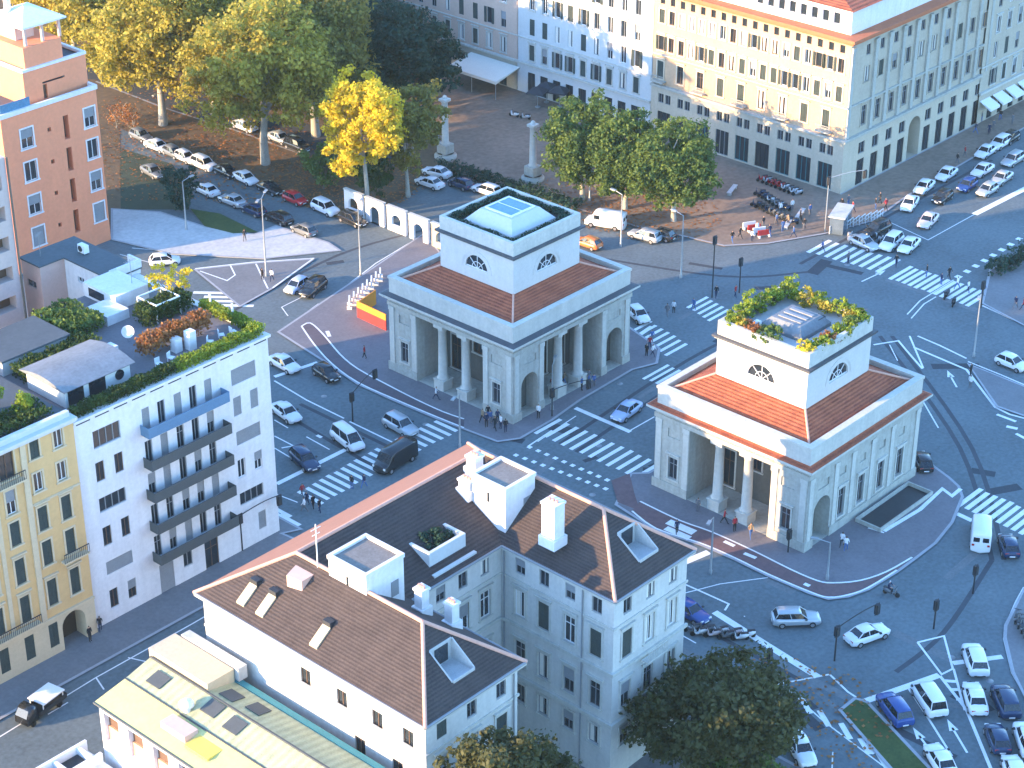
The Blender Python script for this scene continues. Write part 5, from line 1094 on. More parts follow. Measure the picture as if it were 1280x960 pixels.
def make_car(kind, name='parked_car'):
    L, W, sec, gb, rt, rh = KIND[kind]; root = bpy.data.objects.new(name, None); COL.objects.link(root); root.empty_display_size = .5
    b = MB(); rings = []
    for x, zb, wf in sec:
        w = W*wf; lo = .2 if abs(x) < L/2-.25 else .34
        rings.append([(x, -w*.93, lo), (x, -w, .48), (x, -w*.985, zb*.82), (x, -w*.86, zb), (x, 0, zb+.035), (x, w*.86, zb), (x, w*.985, zb*.82), (x, w, .48), (x, w*.93, lo), (x, 0, lo)])
    loft(b, rings); body = bpy.data.objects.new('body', finish(b.mesh('body', PAINT['white']))); COL.objects.link(body); body.parent = root
    body.material_slots[0].link = 'OBJECT'
    def beltz(x):
        for (xa, za, _), (xb, zb, _) in zip(sec, sec[1:]):
            if xa <= x <= xb: return za+(zb-za)*(x-xa)/(xb-xa)
        return sec[-1][1]
    g = MB(); wr = W*.70; wb = W*.865
    st = []
    for t in (0, .33, .66, 1):
        xb = gb[0]+(gb[1]-gb[0])*t; xr = rt[0]+(rt[1]-rt[0])*t; zb = beltz(xb)-.03; zr = rh-.05-.03*abs(t-.5)*2
        k = 1 if 0 < t < 1 else .93
        st.append([(xb, -wb*k, zb), (xr, -wr*k, zr), (xr, wr*k, zr), (xb, wb*k, zb)])
    loft(g, st, 0, False); gl = bpy.data.objects.new('windows', g.mesh('windows', M['carglass'])); COL.objects.link(gl); gl.parent = root
    r = MB(); rr = []
    for t, dz, k in ((-.03, -.05, .9), (.08, 0, 1), (.5, .02, 1.02), (.92, 0, 1), (1.04, -.05, .9)):
        x = rt[0]+(rt[1]-rt[0])*t; w = wr*k+.03; z = rh+dz; rr.append([(x, -w, z-.07), (x, -w*.9, z-.005), (x, w*.9, z-.005), (x, w, z-.07)])
    loft(r, rr)
    for s in (-1, 1):                                           # pillars
        for t in (0.0, .5, 1.0):
            xb = gb[0]+(gb[1]-gb[0])*t; xr = rt[0]+(rt[1]-rt[0])*t; k = 1 if t == .5 else .95; zb = beltz(xb)-.02
            r.tube((xb, s*wb*k, zb), (xr, s*wr*k, rh-.06), .04, n=5, cap=False)
    ro = bpy.data.objects.new('roof', r.mesh('roof', PAINT['white'])); COL.objects.link(ro); ro.parent = root; ro.material_slots[0].link = 'OBJECT'
    wm = None
    for sx in (-1, 1):
        for sy in (-1, 1):
            if wm is None:
                w_ = MB(); w_.tube((0, -.1, 0), (0, .1, 0), .31, n=14, smooth=False); w_.tube((0, -.115, 0), (0, .115, 0), .19, n=10, mi=1, smooth=False); wm = w_.mesh('wheel', [M['rubber'], M['hub']])
            w_ = bpy.data.objects.new('wheel', wm); COL.objects.link(w_); w_.parent = root; w_.location = (sx*L*.31, sy*(W-.09), .31)
    for sy in (-1, 1):
        for nm, x, z, m_ in (('headlight', L/2-.14, .62, 'lampg'), ('tail_light', -L/2+.09, .76, 'redlamp')):
            k = MB(); k.box(-.06, -.17, -.07, .05, .17, .07); o = bpy.data.objects.new(nm, k.mesh(nm, M[m_])); COL.objects.link(o); o.parent = root; o.location = (x, sy*W*.6, z)
        k = MB(); k.box(-.1, -.09, -.07, .1, .09, .07); o = bpy.data.objects.new('wing_mirror', k.mesh('wing_mirror', M['dark'])); COL.objects.link(o); o.parent = root; o.location = (gb[1]-.28, sy*(W+.07), beltz(gb[1]-.3)+.09)
        k = MB(); k.box(-L*.5+.55, -.012, -.09, L*.5-.6, .012, .03); o = bpy.data.objects.new('side_trim', k.mesh('side_trim', M['dark'])); COL.objects.link(o); o.parent = root; o.location = (0, sy*(W+.002), .33)
    for nm, x, m_ in (('number_plate', L/2-.02, 'winwhite'), ('number_plate', -L/2-.005, 'winwhite'), ('grille', L/2-.03, 'dark'), ('rear_bumper', -L/2+.0, 'dark')):
        k = MB(); k.box(-.02, -.26 if nm == 'number_plate' else -.5, -.055, .02, .26 if nm == 'number_plate' else .5, .055); o = bpy.data.objects.new(nm, k.mesh(nm, M[m_])); COL.objects.link(o); o.parent = root; o.location = (x, 0, .47 if nm == 'number_plate' else .36)
    return root
def make_van(name='van'):
    root = bpy.data.objects.new(name, None); COL.objects.link(root); L, W, H = 5.3, .98, 2.25; b = MB(); rings = []
    for x, z, wf in ((-2.65, 2.05, .93), (-2.58, 2.2, .97), (-1.0, 2.25, 1), (.9, 2.24, 1), (1.35, 2.1, .97), (1.95, 1.22, .95), (2.5, 1.0, .9), (2.62, .75, .8)):
        w = W*wf; lo = .3; rings.append([(x, -w*.96, lo), (x, -w, .6), (x, -w*.98, z*.62), (x, -w*.93, z*.93), (x, -w*.8, z), (x, w*.8, z), (x, w*.93, z*.93), (x, w*.98, z*.62), (x, w, .6), (x, w*.96, lo)])
    loft(b, rings); o = bpy.data.objects.new('body', finish(b.mesh('body', PAINT['white']))); COL.objects.link(o); o.parent = root; o.material_slots[0].link = 'OBJECT'
    g = MB(); g.quad((1.42, -.8, 2.03), (1.42, .8, 2.03), (1.93, .86, 1.3), (1.93, -.86, 1.3))
    for s in (-1, 1): g.box(.55, s*.99-.012, 1.3, 1.3, s*.99+.012, 1.85)
    for v in range(4): g.v[v] = (g.v[v][0]+.05, g.v[v][1], g.v[v][2]+.03)
    for s in (-1, 1): g.box(-2.68, s*.45-.3, 1.35, -2.62, s*.45+.3, 1.85)
    o = bpy.data.objects.new('windows', g.mesh('windows', M['carglass'])); COL.objects.link(o); o.parent = root
    w_ = MB(); w_.tube((0, -.11, 0), (0, .11, 0), .35, n=14, smooth=False); w_.tube((0, -.125, 0), (0, .125, 0), .2, n=10, mi=1, smooth=False); wm = w_.mesh('wheel', [M['rubber'], M['hub']])
    for sx in (-1.6, 1.7):
        for sy in (-1, 1): k = bpy.data.objects.new('wheel', wm); COL.objects.link(k); k.parent = root; k.location = (sx, sy*.9, .35)
    for sy in (-1, 1):
        for nm, x, z, m_ in (('headlight', 2.56, .85, 'lampg'), ('tail_light', -2.66, 1.0, 'redlamp')):
            q = MB(); q.box(-.05, -.12, -.1, .05, .12, .1); o = bpy.data.objects.new(nm, q.mesh(nm, M[m_])); COL.objects.link(o); o.parent = root; o.location = (x, sy*.74, z)
    return root
PROTO = {}
def vehicle(kind, col, c, to, label, cat='car', group=None, z=0.0, name=None, taxi=False):
    """c: pixel of the vehicle's middle (half a metre up), to: pixel ahead of its nose"""
    first = kind not in PROTO
    if first: PROTO[kind] = make_van() if kind == 'van' else make_car(kind, 'car')
    o = PROTO[kind] if first else copy_tree(PROTO[kind])
    p = G(*c, .6+z); q = G(*to, .6+z); o.location = (p[0], p[1], z+.002); o.rotation_euler.z = math.atan2(q[1]-p[1], q[0]-p[0])
    o['label'] = label; o['category'] = cat
    for k in ('group',):
        if k in o.keys(): del o[k]
    if group: o['group'] = group
    for ch in o.children:
        if ch.name.split('.')[0] in ('body', 'roof'): ch.material_slots[0].link = 'OBJECT'; ch.material_slots[0].material = PAINT[col]
    return o
CARS = [
 # junction at the lower right
 ('estate', 'silver', (995, 772), (1026, 771), 'silver estate car crossing the junction in front of the shrub-topped toll house'),
 ('sedan', 'white', (1084, 792), (1112, 782), 'white saloon turning in the junction behind the silver estate car'),
 ('sedan', 'blue', (862, 763), (884, 776), 'blue car half hidden by the corner of the courtyard building'),
 ('van', 'white', (1226, 668), (1227, 640), 'tall white van waiting at the zebra crossing on the right'),
 ('hatch', 'navy', (1261, 681), (1252, 655), 'dark blue hatchback beside the white van at the right crossing'),
 ('suv', 'white', (1219, 824), (1211, 800), 'white car already over the stop line at the lower right'),
 ('suv', 'blue', (1118, 886), (1100, 862), 'blue car first in the lane beside the grass island'),
 ('mpv', 'white', (1161, 873), (1146, 850), 'white people carrier at the stop line next to the blue car'),
 ('sedan', 'white', (1219, 872), (1211, 845), 'white saloon second in the lane behind the white car over the stop line'),
 ('suv', 'navy', (1257, 876), (1246, 850), 'dark navy car nearest the kerb at the lower right'),
 ('hatch', 'navy', (1247, 922), (1236, 893), 'navy hatchback with red tail lights behind the white saloon'),
 ('suv', 'white', (1284, 924), (1274, 895), 'white car cut by the right edge of the picture near the bottom'),
 ('sedan', 'white', (1176, 950), (1160, 924), 'white saloon at the bottom edge in the lane beside the grass island'),
 ('hatch', 'white', (1268, 962), (1258, 934), 'white hatchback at the bottom edge behind the navy hatchback'),
 ('sedan', 'white', (1001, 935), (1016, 962), 'white saloon coming out from behind the big bronze tree'),
 # the avenue on the left
 ('mpv', 'white', (435, 549), (458, 567), 'white people carrier at the stop line between the two zebra halves'),
 ('sedan', 'white', (358, 515), (380, 531), 'white car beside the corner of the white apartment building'),
 ('sedan', 'white', (356, 454), (376, 465), 'white car behind the stop line below the hedged terrace corner'),
 ('hatch', 'black', (408, 466), (427, 478), 'black car just past the stop line near the bike lane'),
 ('suv', 'silver', (501, 532), (524, 545), 'silver car with dark windows approaching the crossing at the far toll house'),
 ('van', 'black', (494, 575), (466, 592), 'dark van crossing the zebra behind the salmon roof edge'),
 ('estate', 'navy', (381, 574), (396, 588), 'dark blue car waiting at the left stop line'),
 ('sedan', 'paleblue', (783, 513), (764, 527), 'pale blue car on the road between the two toll houses'),
 ('hatch', 'white', (798, 393), (808, 402), 'small white car at the far corner of the columned toll house'),
 ('hatch', 'black', (1153, 576), (1147, 563), 'black car parked at the rear corner of the shrub-topped toll house'),
 # behind the far toll house
 ('van', 'white', (757, 278), (738, 275), 'white van at the kerb in front of the three green trees'),
 ('hatch', 'orange', (735, 303), (720, 298), 'orange-red car showing behind the glass roofed toll house'),
 ('estate', 'silver', (806, 294), (788, 289), 'silver car behind the white van near the trees'),
 ('hatch', 'black', (826, 293), (810, 289), 'dark car ahead of the red and white barriers near the trees'),
 ('hatch', 'paleblue', (371, 357), (360, 364), 'pale blue car beside the dark car near the traffic island'),
 ('suv', 'black', (391, 360), (378, 370), 'dark car entering the road behind the far toll house'),
 ('hatch', 'white', (206, 325), (226, 323), 'white hatchback alone on the road below the pale paving'),
 # park rows
 ('hatch', 'grey', (176, 169), (190, 175), 'grey car at the far end of the upper park row'),
 ('sedan', 'white', (197, 182), (213, 188), 'white car second from the far end of the upper park row', ),
 ('hatch', 'grey', (217, 190), (230, 196), 'grey hatchback between two white cars in the upper park row'),
 ('hatch', 'white', (232, 196), (245, 202), 'small white car behind the conical shrub in the upper park row'),
 ('suv', 'white', (255, 205), (270, 211), 'white car near the two pale trunks in the upper park row'),
 ('sedan', 'black', (283, 214), (297, 220), 'black car between two white cars in the upper park row'),
 ('sedan', 'white', (307, 222), (321, 229), 'white car parked just left of the thick pale trunk'),
 ('sedan', 'black', (338, 235), (352, 241), 'black car parked right beside the red car'),
 ('hatch', 'red', (369, 248), (383, 254), 'red car in the upper park row'),
 ('suv', 'white', (407, 260), (422, 267), 'white car parked to the right of the red car'),
 ('estate', 'black', (441, 274), (455, 280), 'black car parked in front of the white portal wall'),
 ('sedan', 'grey', (191, 214), (205, 222), 'dark grey car alone on the dark lawn edge'),
 ('sedan', 'white', (258, 237), (243, 230), 'white car at the start of the lower park row'),
 ('sedan', 'silver', (290, 250), (275, 244), 'silver car second in the lower park row'),
 ('hatch', 'navy', (317, 262), (303, 256), 'navy car in the middle of the lower park row'),
 ('estate', 'black', (348, 272), (334, 266), 'black car behind the navy one in the lower park row'),
 ('hatch', 'grey', (380, 287), (366, 281), 'grey car last in the lower park row at the junction'),
 ('sedan', 'white', (306, 157), (322, 163), 'white car on the inner park road left of the thick trunk'),
 ('sedan', 'silver', (350, 172), (364, 178), 'silver car on the inner park road right of the thick trunk'),
 ('suv', 'black', (372, 182), (388, 188), 'black car on the inner park road under the olive tree'),
 # yard
 ('sedan', 'white', (546, 215), (528, 210), 'white car at the back of the yard behind the white portals'),
 ('sedan', 'white', (537, 228), (519, 222), 'white car at the front of the yard behind the white portals'),
 ('hatch', 'navy', (576, 229), (560, 223), 'navy car in the yard between white cars'),
 ('estate', 'white', (608, 237), (590, 231), 'white estate car in the yard nearest the piazza bushes'),
 # avenue at the top right
 ('sedan', 'white', (1232, 189), (1214, 201), 'white car farthest up the avenue beside the kerb lane'),
 ('sedan', 'white', (1228, 212), (1212, 222), 'white car in the middle lane of the avenue queue'),
 ('estate', 'silver', (1266, 199), (1248, 210), 'silver car in the outer lane at the right edge of the avenue'),
 ('hatch', 'silver', (1234, 237), (1217, 247), 'silver hatchback beside the white hatched line of the avenue'),
 ('sedan', 'white', (1183, 217), (1168, 228), 'white taxi at the back of the kerbside rank'),
 ('sedan', 'white', (1155, 233), (1142, 244), 'white taxi in the middle of the kerbside rank'),
 ('sedan', 'white', (1137, 254), (1127, 268), 'white taxi at the front of the kerbside rank'),
 ('hatch', 'blue', (1209, 231), (1193, 242), 'blue car in the middle lane of the avenue queue'),
 ('hatch', 'black', (1178, 246), (1164, 256), 'black car beside the taxi rank'),
 ('sedan', 'pinkish', (1160, 275), (1148, 287), 'pale pink car behind the white cars waiting at the top crossing'),
 ('suv', 'black', (1096, 287), (1082, 294), 'black car turning by the mast arm at the top crossing'),
 ('suv', 'white', (1114, 303), (1102, 313), 'white car first at the top zebra crossing beside the taxi'),
 ('sedan', 'white', (1136, 306), (1124, 317), 'white car at the top zebra crossing, nearer lane of two'),
 ('sedan', 'silver', (1080, 303), (1096, 310), 'silver car standing on the left end of the top zebra crossing'),
 ('sedan', 'silver', (1252, 222), (1236, 233), 'silver saloon in the outer lane behind the silver hatchback'),
 ('estate', 'white', (1250, 178), (1234, 188), 'white estate car at the tail of the avenue queue'),
 ('hatch', 'black', (1262, 172), (1247, 181), 'black car at the tail of the avenue queue'),
 ('hatch', 'white', (1265, 453), (1282, 460), 'small white car parked on the right-hand pavement'),
]
for a in CARS:
    vehicle(*a[:5], cat='van' if a[0] == 'van' else 'car')
# scooters and motorcycles
def make_scooter():
    root = bpy.data.objects.new('scooter', None); COL.objects.link(root)
    b = MB(); loft(b, [[(-.75, -.12, .5), (-.75, -.1, .72), (-.75, .1, .72), (-.75, .12, .5)], [(-.4, -.19, .32), (-.4, -.17, .76), (-.4, .17, .76), (-.4, .19, .32)], [(.0, -.17, .26), (.0, -.15, .66), (.0, .15, .66), (.0, .17, .26)], [(.12, -.15, .24), (.12, -.15, .34), (.12, .15, .34), (.12, .15, .24)], [(.38, -.15, .24), (.38, -.17, .34), (.38, .17, .34), (.38, .15, .24)], [(.44, -.2, .3), (.5, -.2, .85), (.5, .2, .85), (.44, .2, .3)], [(.55, -.1, .4), (.56, -.1, .98), (.56, .1, .98), (.55, .1, .4)]])
    o = bpy.data.objects.new('body', b.mesh('body', PAINT['white'])); COL.objects.link(o); o.parent = root; o.material_slots[0].link = 'OBJECT'
    s = MB(); s.box(-.72, -.14, .73, .02, .14, .82); s.tube((.48, -.34, 1.0), (.48, .34, 1.0), .03, n=6); s.tube((.5, 0, .9), (.68, 0, .3), .04, n=6); o = bpy.data.objects.new('seat', s.mesh('seat', M['dark'])); COL.objects.link(o); o.parent = root
    w = MB(); w.tube((0, -.06, 0), (0, .06, 0), .24, n=12, smooth=False); wm = w.mesh('wheel', M['rubber'])
    for x in (-.55, .68): k = bpy.data.objects.new('wheel', wm); COL.objects.link(k); k.parent = root; k.location = (x, 0, .24)
    return root
SCO = make_scooter(); sused = False
def scooter(px, ang, col, label, group=None, z=0, cat='scooter'):
    global sused
    o = copy_tree(SCO) if sused else SCO; sused = True
    p = G(*px, z); o.location = (p[0], p[1], z+.005); o.rotation_euler.z = R(ang); tag(o, label, cat, group)
    for ch in o.children:
        if ch.name.startswith('body'): ch.material_slots[0].link = 'OBJECT'; ch.material_slots[0].material = PAINT[col]
    return o
rq = random.Random(11)
for k in range(9):
    scooter((953+k*5.5, 226+k*2.2), 150+rq.uniform(-8, 8), rq.choice(['white', 'grey', 'black', 'silver', 'red']), 'scooter in the upper rank outside the golden palazzo shops', 'upper rank of scooters', HP)
for k in range(8):
    scooter((950+k*4.5, 244+k*2.8), 120+rq.uniform(-10, 10), rq.choice(['white', 'grey', 'black', 'silver', 'navy']), 'scooter in the lower rank outside the golden palazzo shops', 'lower rank of scooters', HP)
for k in range(9):
    scooter((866+k*8.5, 789+(k % 2)*4+k*1.0), 140+rq.uniform(-8, 8), rq.choice(['white', 'paleblue', 'grey', 'silver', 'pinkish']), 'scooter parked in the row behind the big bronze tree', 'scooters behind the big bronze tree')
for k in range(8):
    scooter((1062+k*5.5, 297+(k % 3)*5), 200+rq.uniform(-15, 15), rq.choice(['black', 'grey', 'silver', 'white', 'red']), 'scooter waiting in the pack at the mouth of the avenue', 'scooters at the avenue mouth')
for k in range(10):
    scooter((946+k*5.0, 258+k*2.4), 120+rq.uniform(-10, 10), rq.choice(['black', 'grey', 'black', 'navy', 'white']), 'scooter in the front rank on the corner piazza', 'front rank of scooters', HP)
scooter((835, 800), 30, 'white', 'white scooter beside the wall of the courtyard building'); scooter((843, 806), 60, 'silver', 'silver scooter beside the wall of the courtyard building')
scooter((643, 146), 100, 'white', 'white scooter under the dark umbrellas', z=HP); scooter((657, 149), 110, 'silver', 'silver scooter under the dark umbrellas', z=HP)
MOTO = scooter((1113, 744), -80, 'grey', 'motor scooter with rider at the curve below the shrub-topped toll house'); scooter((1192, 381), 200, 'black', 'black scooter ridden over the big zebra at the top right'); scooter((1183, 372), 190, 'black', 'black scooter standing behind the ridden one at the top right zebra')
for k in range(5): scooter((1270+k*4, 776+k*6), 20, 'grey', 'scooter parked on the kerb at the right edge', 'scooters at the right edge', HP)

# small flatbed three-wheeler in the street at the lower left
def flatbed():
    p = G(50, 893); q = G(70, 878); t = thing('cargo_truck', 'small dark flatbed truck with a white load in the street at the bottom left', 'truck', (p[0], p[1], .002), math.atan2(q[1]-p[1], q[0]-p[0])+PI, absolute=False)
    b = MB(); b.box(-2.6, -.85, .55, .75, .85, .75); b.box(-2.6, -.85, .75, .75, -.79, 1.0); b.box(-2.6, .79, .75, .75, .85, 1.0); b.box(-2.6, -.79, .75, -2.54, .79, 1.0)
    link('cargo_bed', b.mesh('cargo_bed', M['dark']), t, (0, 0, 0))
    c = MB(); loft(c, [[(.85, -.82, .4), (.85, -.82, 1.1), (.95, -.7, 1.85), (.95, .7, 1.85), (.85, .82, 1.1), (.85, .82, .4)], [(1.6, -.82, .4), (1.6, -.82, 1.1), (1.5, -.7, 1.85), (1.5, .7, 1.85), (1.6, .82, 1.1), (1.6, .82, .4)], [(2.2, -.75, .4), (2.15, -.75, 1.05), (1.75, -.66, 1.75), (1.75, .66, 1.75), (2.15, .75, 1.05), (2.2, .75, .4)]]); link('cab', c.mesh('cab', PAINT['black']), t, (0, 0, 0))
    g = MB(); g.quad((2.18, -.66, 1.12), (2.18, .66, 1.12), (1.8, .58, 1.7), (1.8, -.58, 1.7)); link('windscreen', g.mesh('windscreen', M['carglass']), t, (0, 0, 0))
    for x in (-1.7, 1.55):
        for y in (-.72, .72): w = MB(); w.tube((x, y-.09, .3), (x, y+.09, .3), .3, n=12, smooth=False); link('wheel', w.mesh('wheel', M['rubber']), t, (0, 0, 0))
    l = MB(); l.box(-2.3, -.95, 1.5, .3, .95, 1.62); [l.box(x_-.04, y_-.04, .78, x_+.04, y_+.04, 1.5) for x_ in (-2.2, .2) for y_ in (-.75, .75)]; o = link('load', l.mesh('load', M['winwhite']), None, (p[0], p[1], .003), t.rotation_euler.z); tag(o, 'flat white canopy on thin legs over the bed of the small truck', 'load'); o.name = 'cargo_load'
flatbed()

# ================================================================== people
def person_mesh(pose):
    """one continuous skinned body in metres, facing +x"""
    a = pose['leg']; s = pose['arm']; lean = pose.get('lean', 0); sit = pose.get('sit', False); E_ = []; Vv = []; Rr = []
    def v(x, y, z, r, par=None):
        Vv.append((x, y, z)); Rr.append(r); i = len(Vv)-1
        if par is not None: E_.append((par, i))
        return i
    hz = .95 if not sit else .82
    pel = v(0, 0, hz, .135); wa = v(lean*.3, 0, hz+.2, .12, pel); ch = v(lean*.7, 0, hz+.42, .145, wa); nk = v(lean, 0, hz+.56, .06, ch); hd = v(lean+.02, 0, hz+.66, .085, nk); v(lean+.02, 0, hz+.78, .075, hd)
    for sy in (-1, 1):
        sh = v(lean*.9, sy*.18, hz+.48, .065, ch); el = v(lean*.9+sy*s*.12+(.2 if sit else 0), sy*.24, hz+.22, .048, sh); hn = v(lean*.9+sy*s*.3+(.42 if sit else .05), sy*.23, hz+.0+(.2 if sit else 0), .036, el); v(lean*.9+sy*s*.33+(.47 if sit else .07), sy*.225, hz-.08+(.26 if sit else 0), .028, hn)
        if sit: hp = v(.04, sy*.1, hz-.05, .095, pel); kn = v(.42, sy*.13, hz-.08, .07, hp); an = v(.36, sy*.13, .36, .045, kn); v(.5, sy*.13, .33, .04, an)
        else: hp = v(0, sy*.09, hz-.1, .1, pel); kn = v(-sy*a*.2+.03, sy*.1, .5, .068, hp); an = v(-sy*a*.42, sy*.1, .09+.05*abs(a)*(sy > 0), .045, kn); v(-sy*a*.42+.15, sy*.1, .05+.03*abs(a)*(sy > 0), .04, an)
    me = bpy.data.meshes.new('person'); me.from_pydata(Vv, E_, []); ob = bpy.data.objects.new('person', me); COL.objects.link(ob)
    md = ob.modifiers.new('skin', 'SKIN'); md.use_smooth_shade = True
    for i, sv in enumerate(me.skin_vertices[0].data): sv.radius = (Rr[i], Rr[i]); sv.use_root = (i == 0)
    sb = ob.modifiers.new('sub', 'SUBSURF'); sb.levels = 1; sb.render_levels = 1
    dg = bpy.context.evaluated_depsgraph_get(); m2 = bpy.data.meshes.new_from_object(ob.evaluated_get(dg)); bpy.data.objects.remove(ob); bpy.data.meshes.remove(me)
    m2.materials.clear()
    for _ in range(4): m2.materials.append(None)
    for p in m2.polygons:
        c = p.center; k = 1
        if c.z > hz+.72 or (c.z > hz+.62 and c.x < lean-.01): k = 3
        elif c.z > hz+.56: k = 2
        elif c.z < hz-.02 and abs(c.y) < .2: k = 0
        if abs(c.y) > .2 and c.z < hz+.06+(.2 if sit else 0): k = 2
        p.material_index = k; p.use_smooth = True
    m2.name = 'person'; return m2
POSE = [person_mesh(dict(leg=.9, arm=.7, lean=.05)), person_mesh(dict(leg=.55, arm=-.5, lean=.03)), person_mesh(dict(leg=.08, arm=.05, lean=0)), person_mesh(dict(leg=0, arm=0, lean=.12, sit=True))]
CL = dict(black=mat('cloth_black', (.018, .018, .022), .9, .2, 5), navy=mat('cloth_navy', (.02, .03, .07), .9, .2, 5), grey=mat('cloth_grey', (.12, .12, .13), .9, .2, 5), white=mat('cloth_white', (.68, .68, .68), .9, .08, 5), red=mat('cloth_red', (.3, .03, .04), .9, .2, 5), tan=mat('cloth_tan', (.25, .18, .11), .9, .2, 5), blue=mat('cloth_blue', (.06, .12, .28), .9, .2, 5))
SKIN = mat('skin', (.45, .27, .19), .6, .1, 5); HAIR = [mat('dark_hair', (.02, .014, .01), .7, .2, 8), mat('brown_hair', (.08, .045, .02), .7, .2, 8)]
def person(px, pose, ang, top, leg, label, group=None, z=0.0):
    p = G(*px, z); o = bpy.data.objects.new('person', POSE[pose]); COL.objects.link(o); o.location = (p[0], p[1], z+.012); o.rotation_euler.z = R(ang); o.scale = (1, 1, rq.uniform(.95, 1.04))
    for i, m_ in enumerate((CL[leg], CL[top], SKIN, rq.choice(HAIR))): o.material_slots[i].link = 'OBJECT'; o.material_slots[i].material = m_
    return tag(o, label, 'person', group)
TOPS = ['black', 'navy', 'grey', 'black', 'tan', 'blue', 'red', 'white']; LEGS = ['black', 'navy', 'grey', 'blue']
def crowd(pts, label, group, z=0.0):
    for px in pts: person(px, rq.choice([0, 1, 2]), rq.uniform(0, 360), rq.choice(TOPS), rq.choice(LEGS), label, group, z)
crowd([(603, 528), (608, 534), (614, 530), (619, 538), (626, 536), (632, 541), (610, 524), (622, 529)], 'person waiting in the crowd at the near corner of the columned toll house', 'crowd at the toll house corner', HP)
crowd([(378, 622), (384, 632), (392, 636), (400, 641), (381, 640)], 'person crossing at the lower end of the left zebra', 'people on the lower left zebra')
crowd([(440, 612), (455, 610)], 'person crossing in the middle of the left zebra by the roof edge', 'people in the middle of the left zebra')
crowd([(846, 668), (872, 640), (905, 655), (918, 664), (938, 672)], 'person standing in the porch of the shrub-topped toll house', 'people in the near porch', HP)
crowd([(946, 292), (954, 285), (962, 296), (970, 281), (978, 290), (985, 283), (992, 297), (1000, 276), (975, 268), (990, 264), (1005, 288), (1012, 270), (940, 302), (925, 298), (915, 303)], 'person walking on the corner piazza in front of the golden palazzo', 'people on the corner piazza', HP)
crowd([(1052, 262), (1060, 258), (1066, 266), (1094, 262), (1100, 255), (1107, 263)], 'person at the railing by the mouth of the avenue', 'people at the avenue mouth', HP)
crowd([(1196, 205), (1206, 196), (1219, 167), (1227, 152), (1236, 168), (1241, 163), (1265, 156), (1250, 150)], 'person walking on the pavement of the avenue', 'people on the avenue pavement', HP)
crowd([(1176, 356), (1196, 362), (1210, 366), (1158, 346), (1186, 348)], 'person crossing on the right half of the top zebra', 'people on the top zebra')
crowd([(1228, 368), (1269, 386), (1279, 388)], 'person on the pavement at the right edge', 'people on the right-hand pavement', HP)
crowd([(1060, 330), (1028, 315), (1120, 334)], 'person crossing on the left half of the top zebra', 'people on the left part of the top zebra')
crowd([(812, 436), (815, 428), (808, 446), (816, 446)], 'person on the crossing behind the columned toll house', 'people at the rear crossing')
crowd([(834, 396), (842, 392), (867, 388), (895, 372), (919, 372)], 'person crossing near the lamp posts behind the toll houses', 'people near the lamp posts')
crowd([(727, 488), (742, 484), (736, 478), (690, 488), (705, 481)], 'person in the side porch of the columned toll house', 'people in the side porch', HP)
person((673, 523), 2, 200, 'white', 'black', 'person in white top by the arch of the columned toll house', z=HP); person((545, 500), 0, -40, 'white', 'navy', 'person in white top between the front columns of the far toll house', z=HP); person((456, 448), 1, 120, 'red', 'black', 'person in red top on the paving by the bike lane', z=HP)
person((1052, 684), 0, 20, 'white', 'black', 'person in white walking beside the arch of the near toll house', z=HP); person((1057, 689), 1, 20, 'white', 'blue', 'person in white and blue trailing by the near toll house arch', z=HP)
person((113, 802), 2, -90, 'black', 'black', 'person in black beside the arched gateway', z=HP); person((126, 790), 1, 60, 'black', 'navy', 'person in black by the end of the white facade', z=HP)
person((328, 350), 2, 0, 'black', 'black', 'person in black on the painted traffic island', z=HP); person((306, 302), 1, 30, 'black', 'grey', 'person in black on the pale paving', z=HP); person((340, 352), 0, 30, 'white', 'navy', 'person in white top on the painted traffic island', z=HP)
person((1212, 486), 2, 0, 'white', 'grey', 'person in white on the pavement beyond the white kerb lines', z=HP); person((1213, 470), 2, 90, 'black', 'black', 'person in black on the pavement beyond the white kerb lines', z=HP)
def rider(sc, label):
    o = bpy.data.objects.new('person', POSE[3]); COL.objects.link(o); a = sc.rotation_euler.z; o.location = (sc.location.x-.28*math.cos(a), sc.location.y-.28*math.sin(a), .0); o.rotation_euler.z = a
    for i, m_ in enumerate((CL['black'], CL['navy'], SKIN, CL['white'])): o.material_slots[i].link = 'OBJECT'; o.material_slots[i].material = m_
    tag(o, label, 'person')
rider(MOTO, 'person with white helmet riding the motor scooter at the curve')

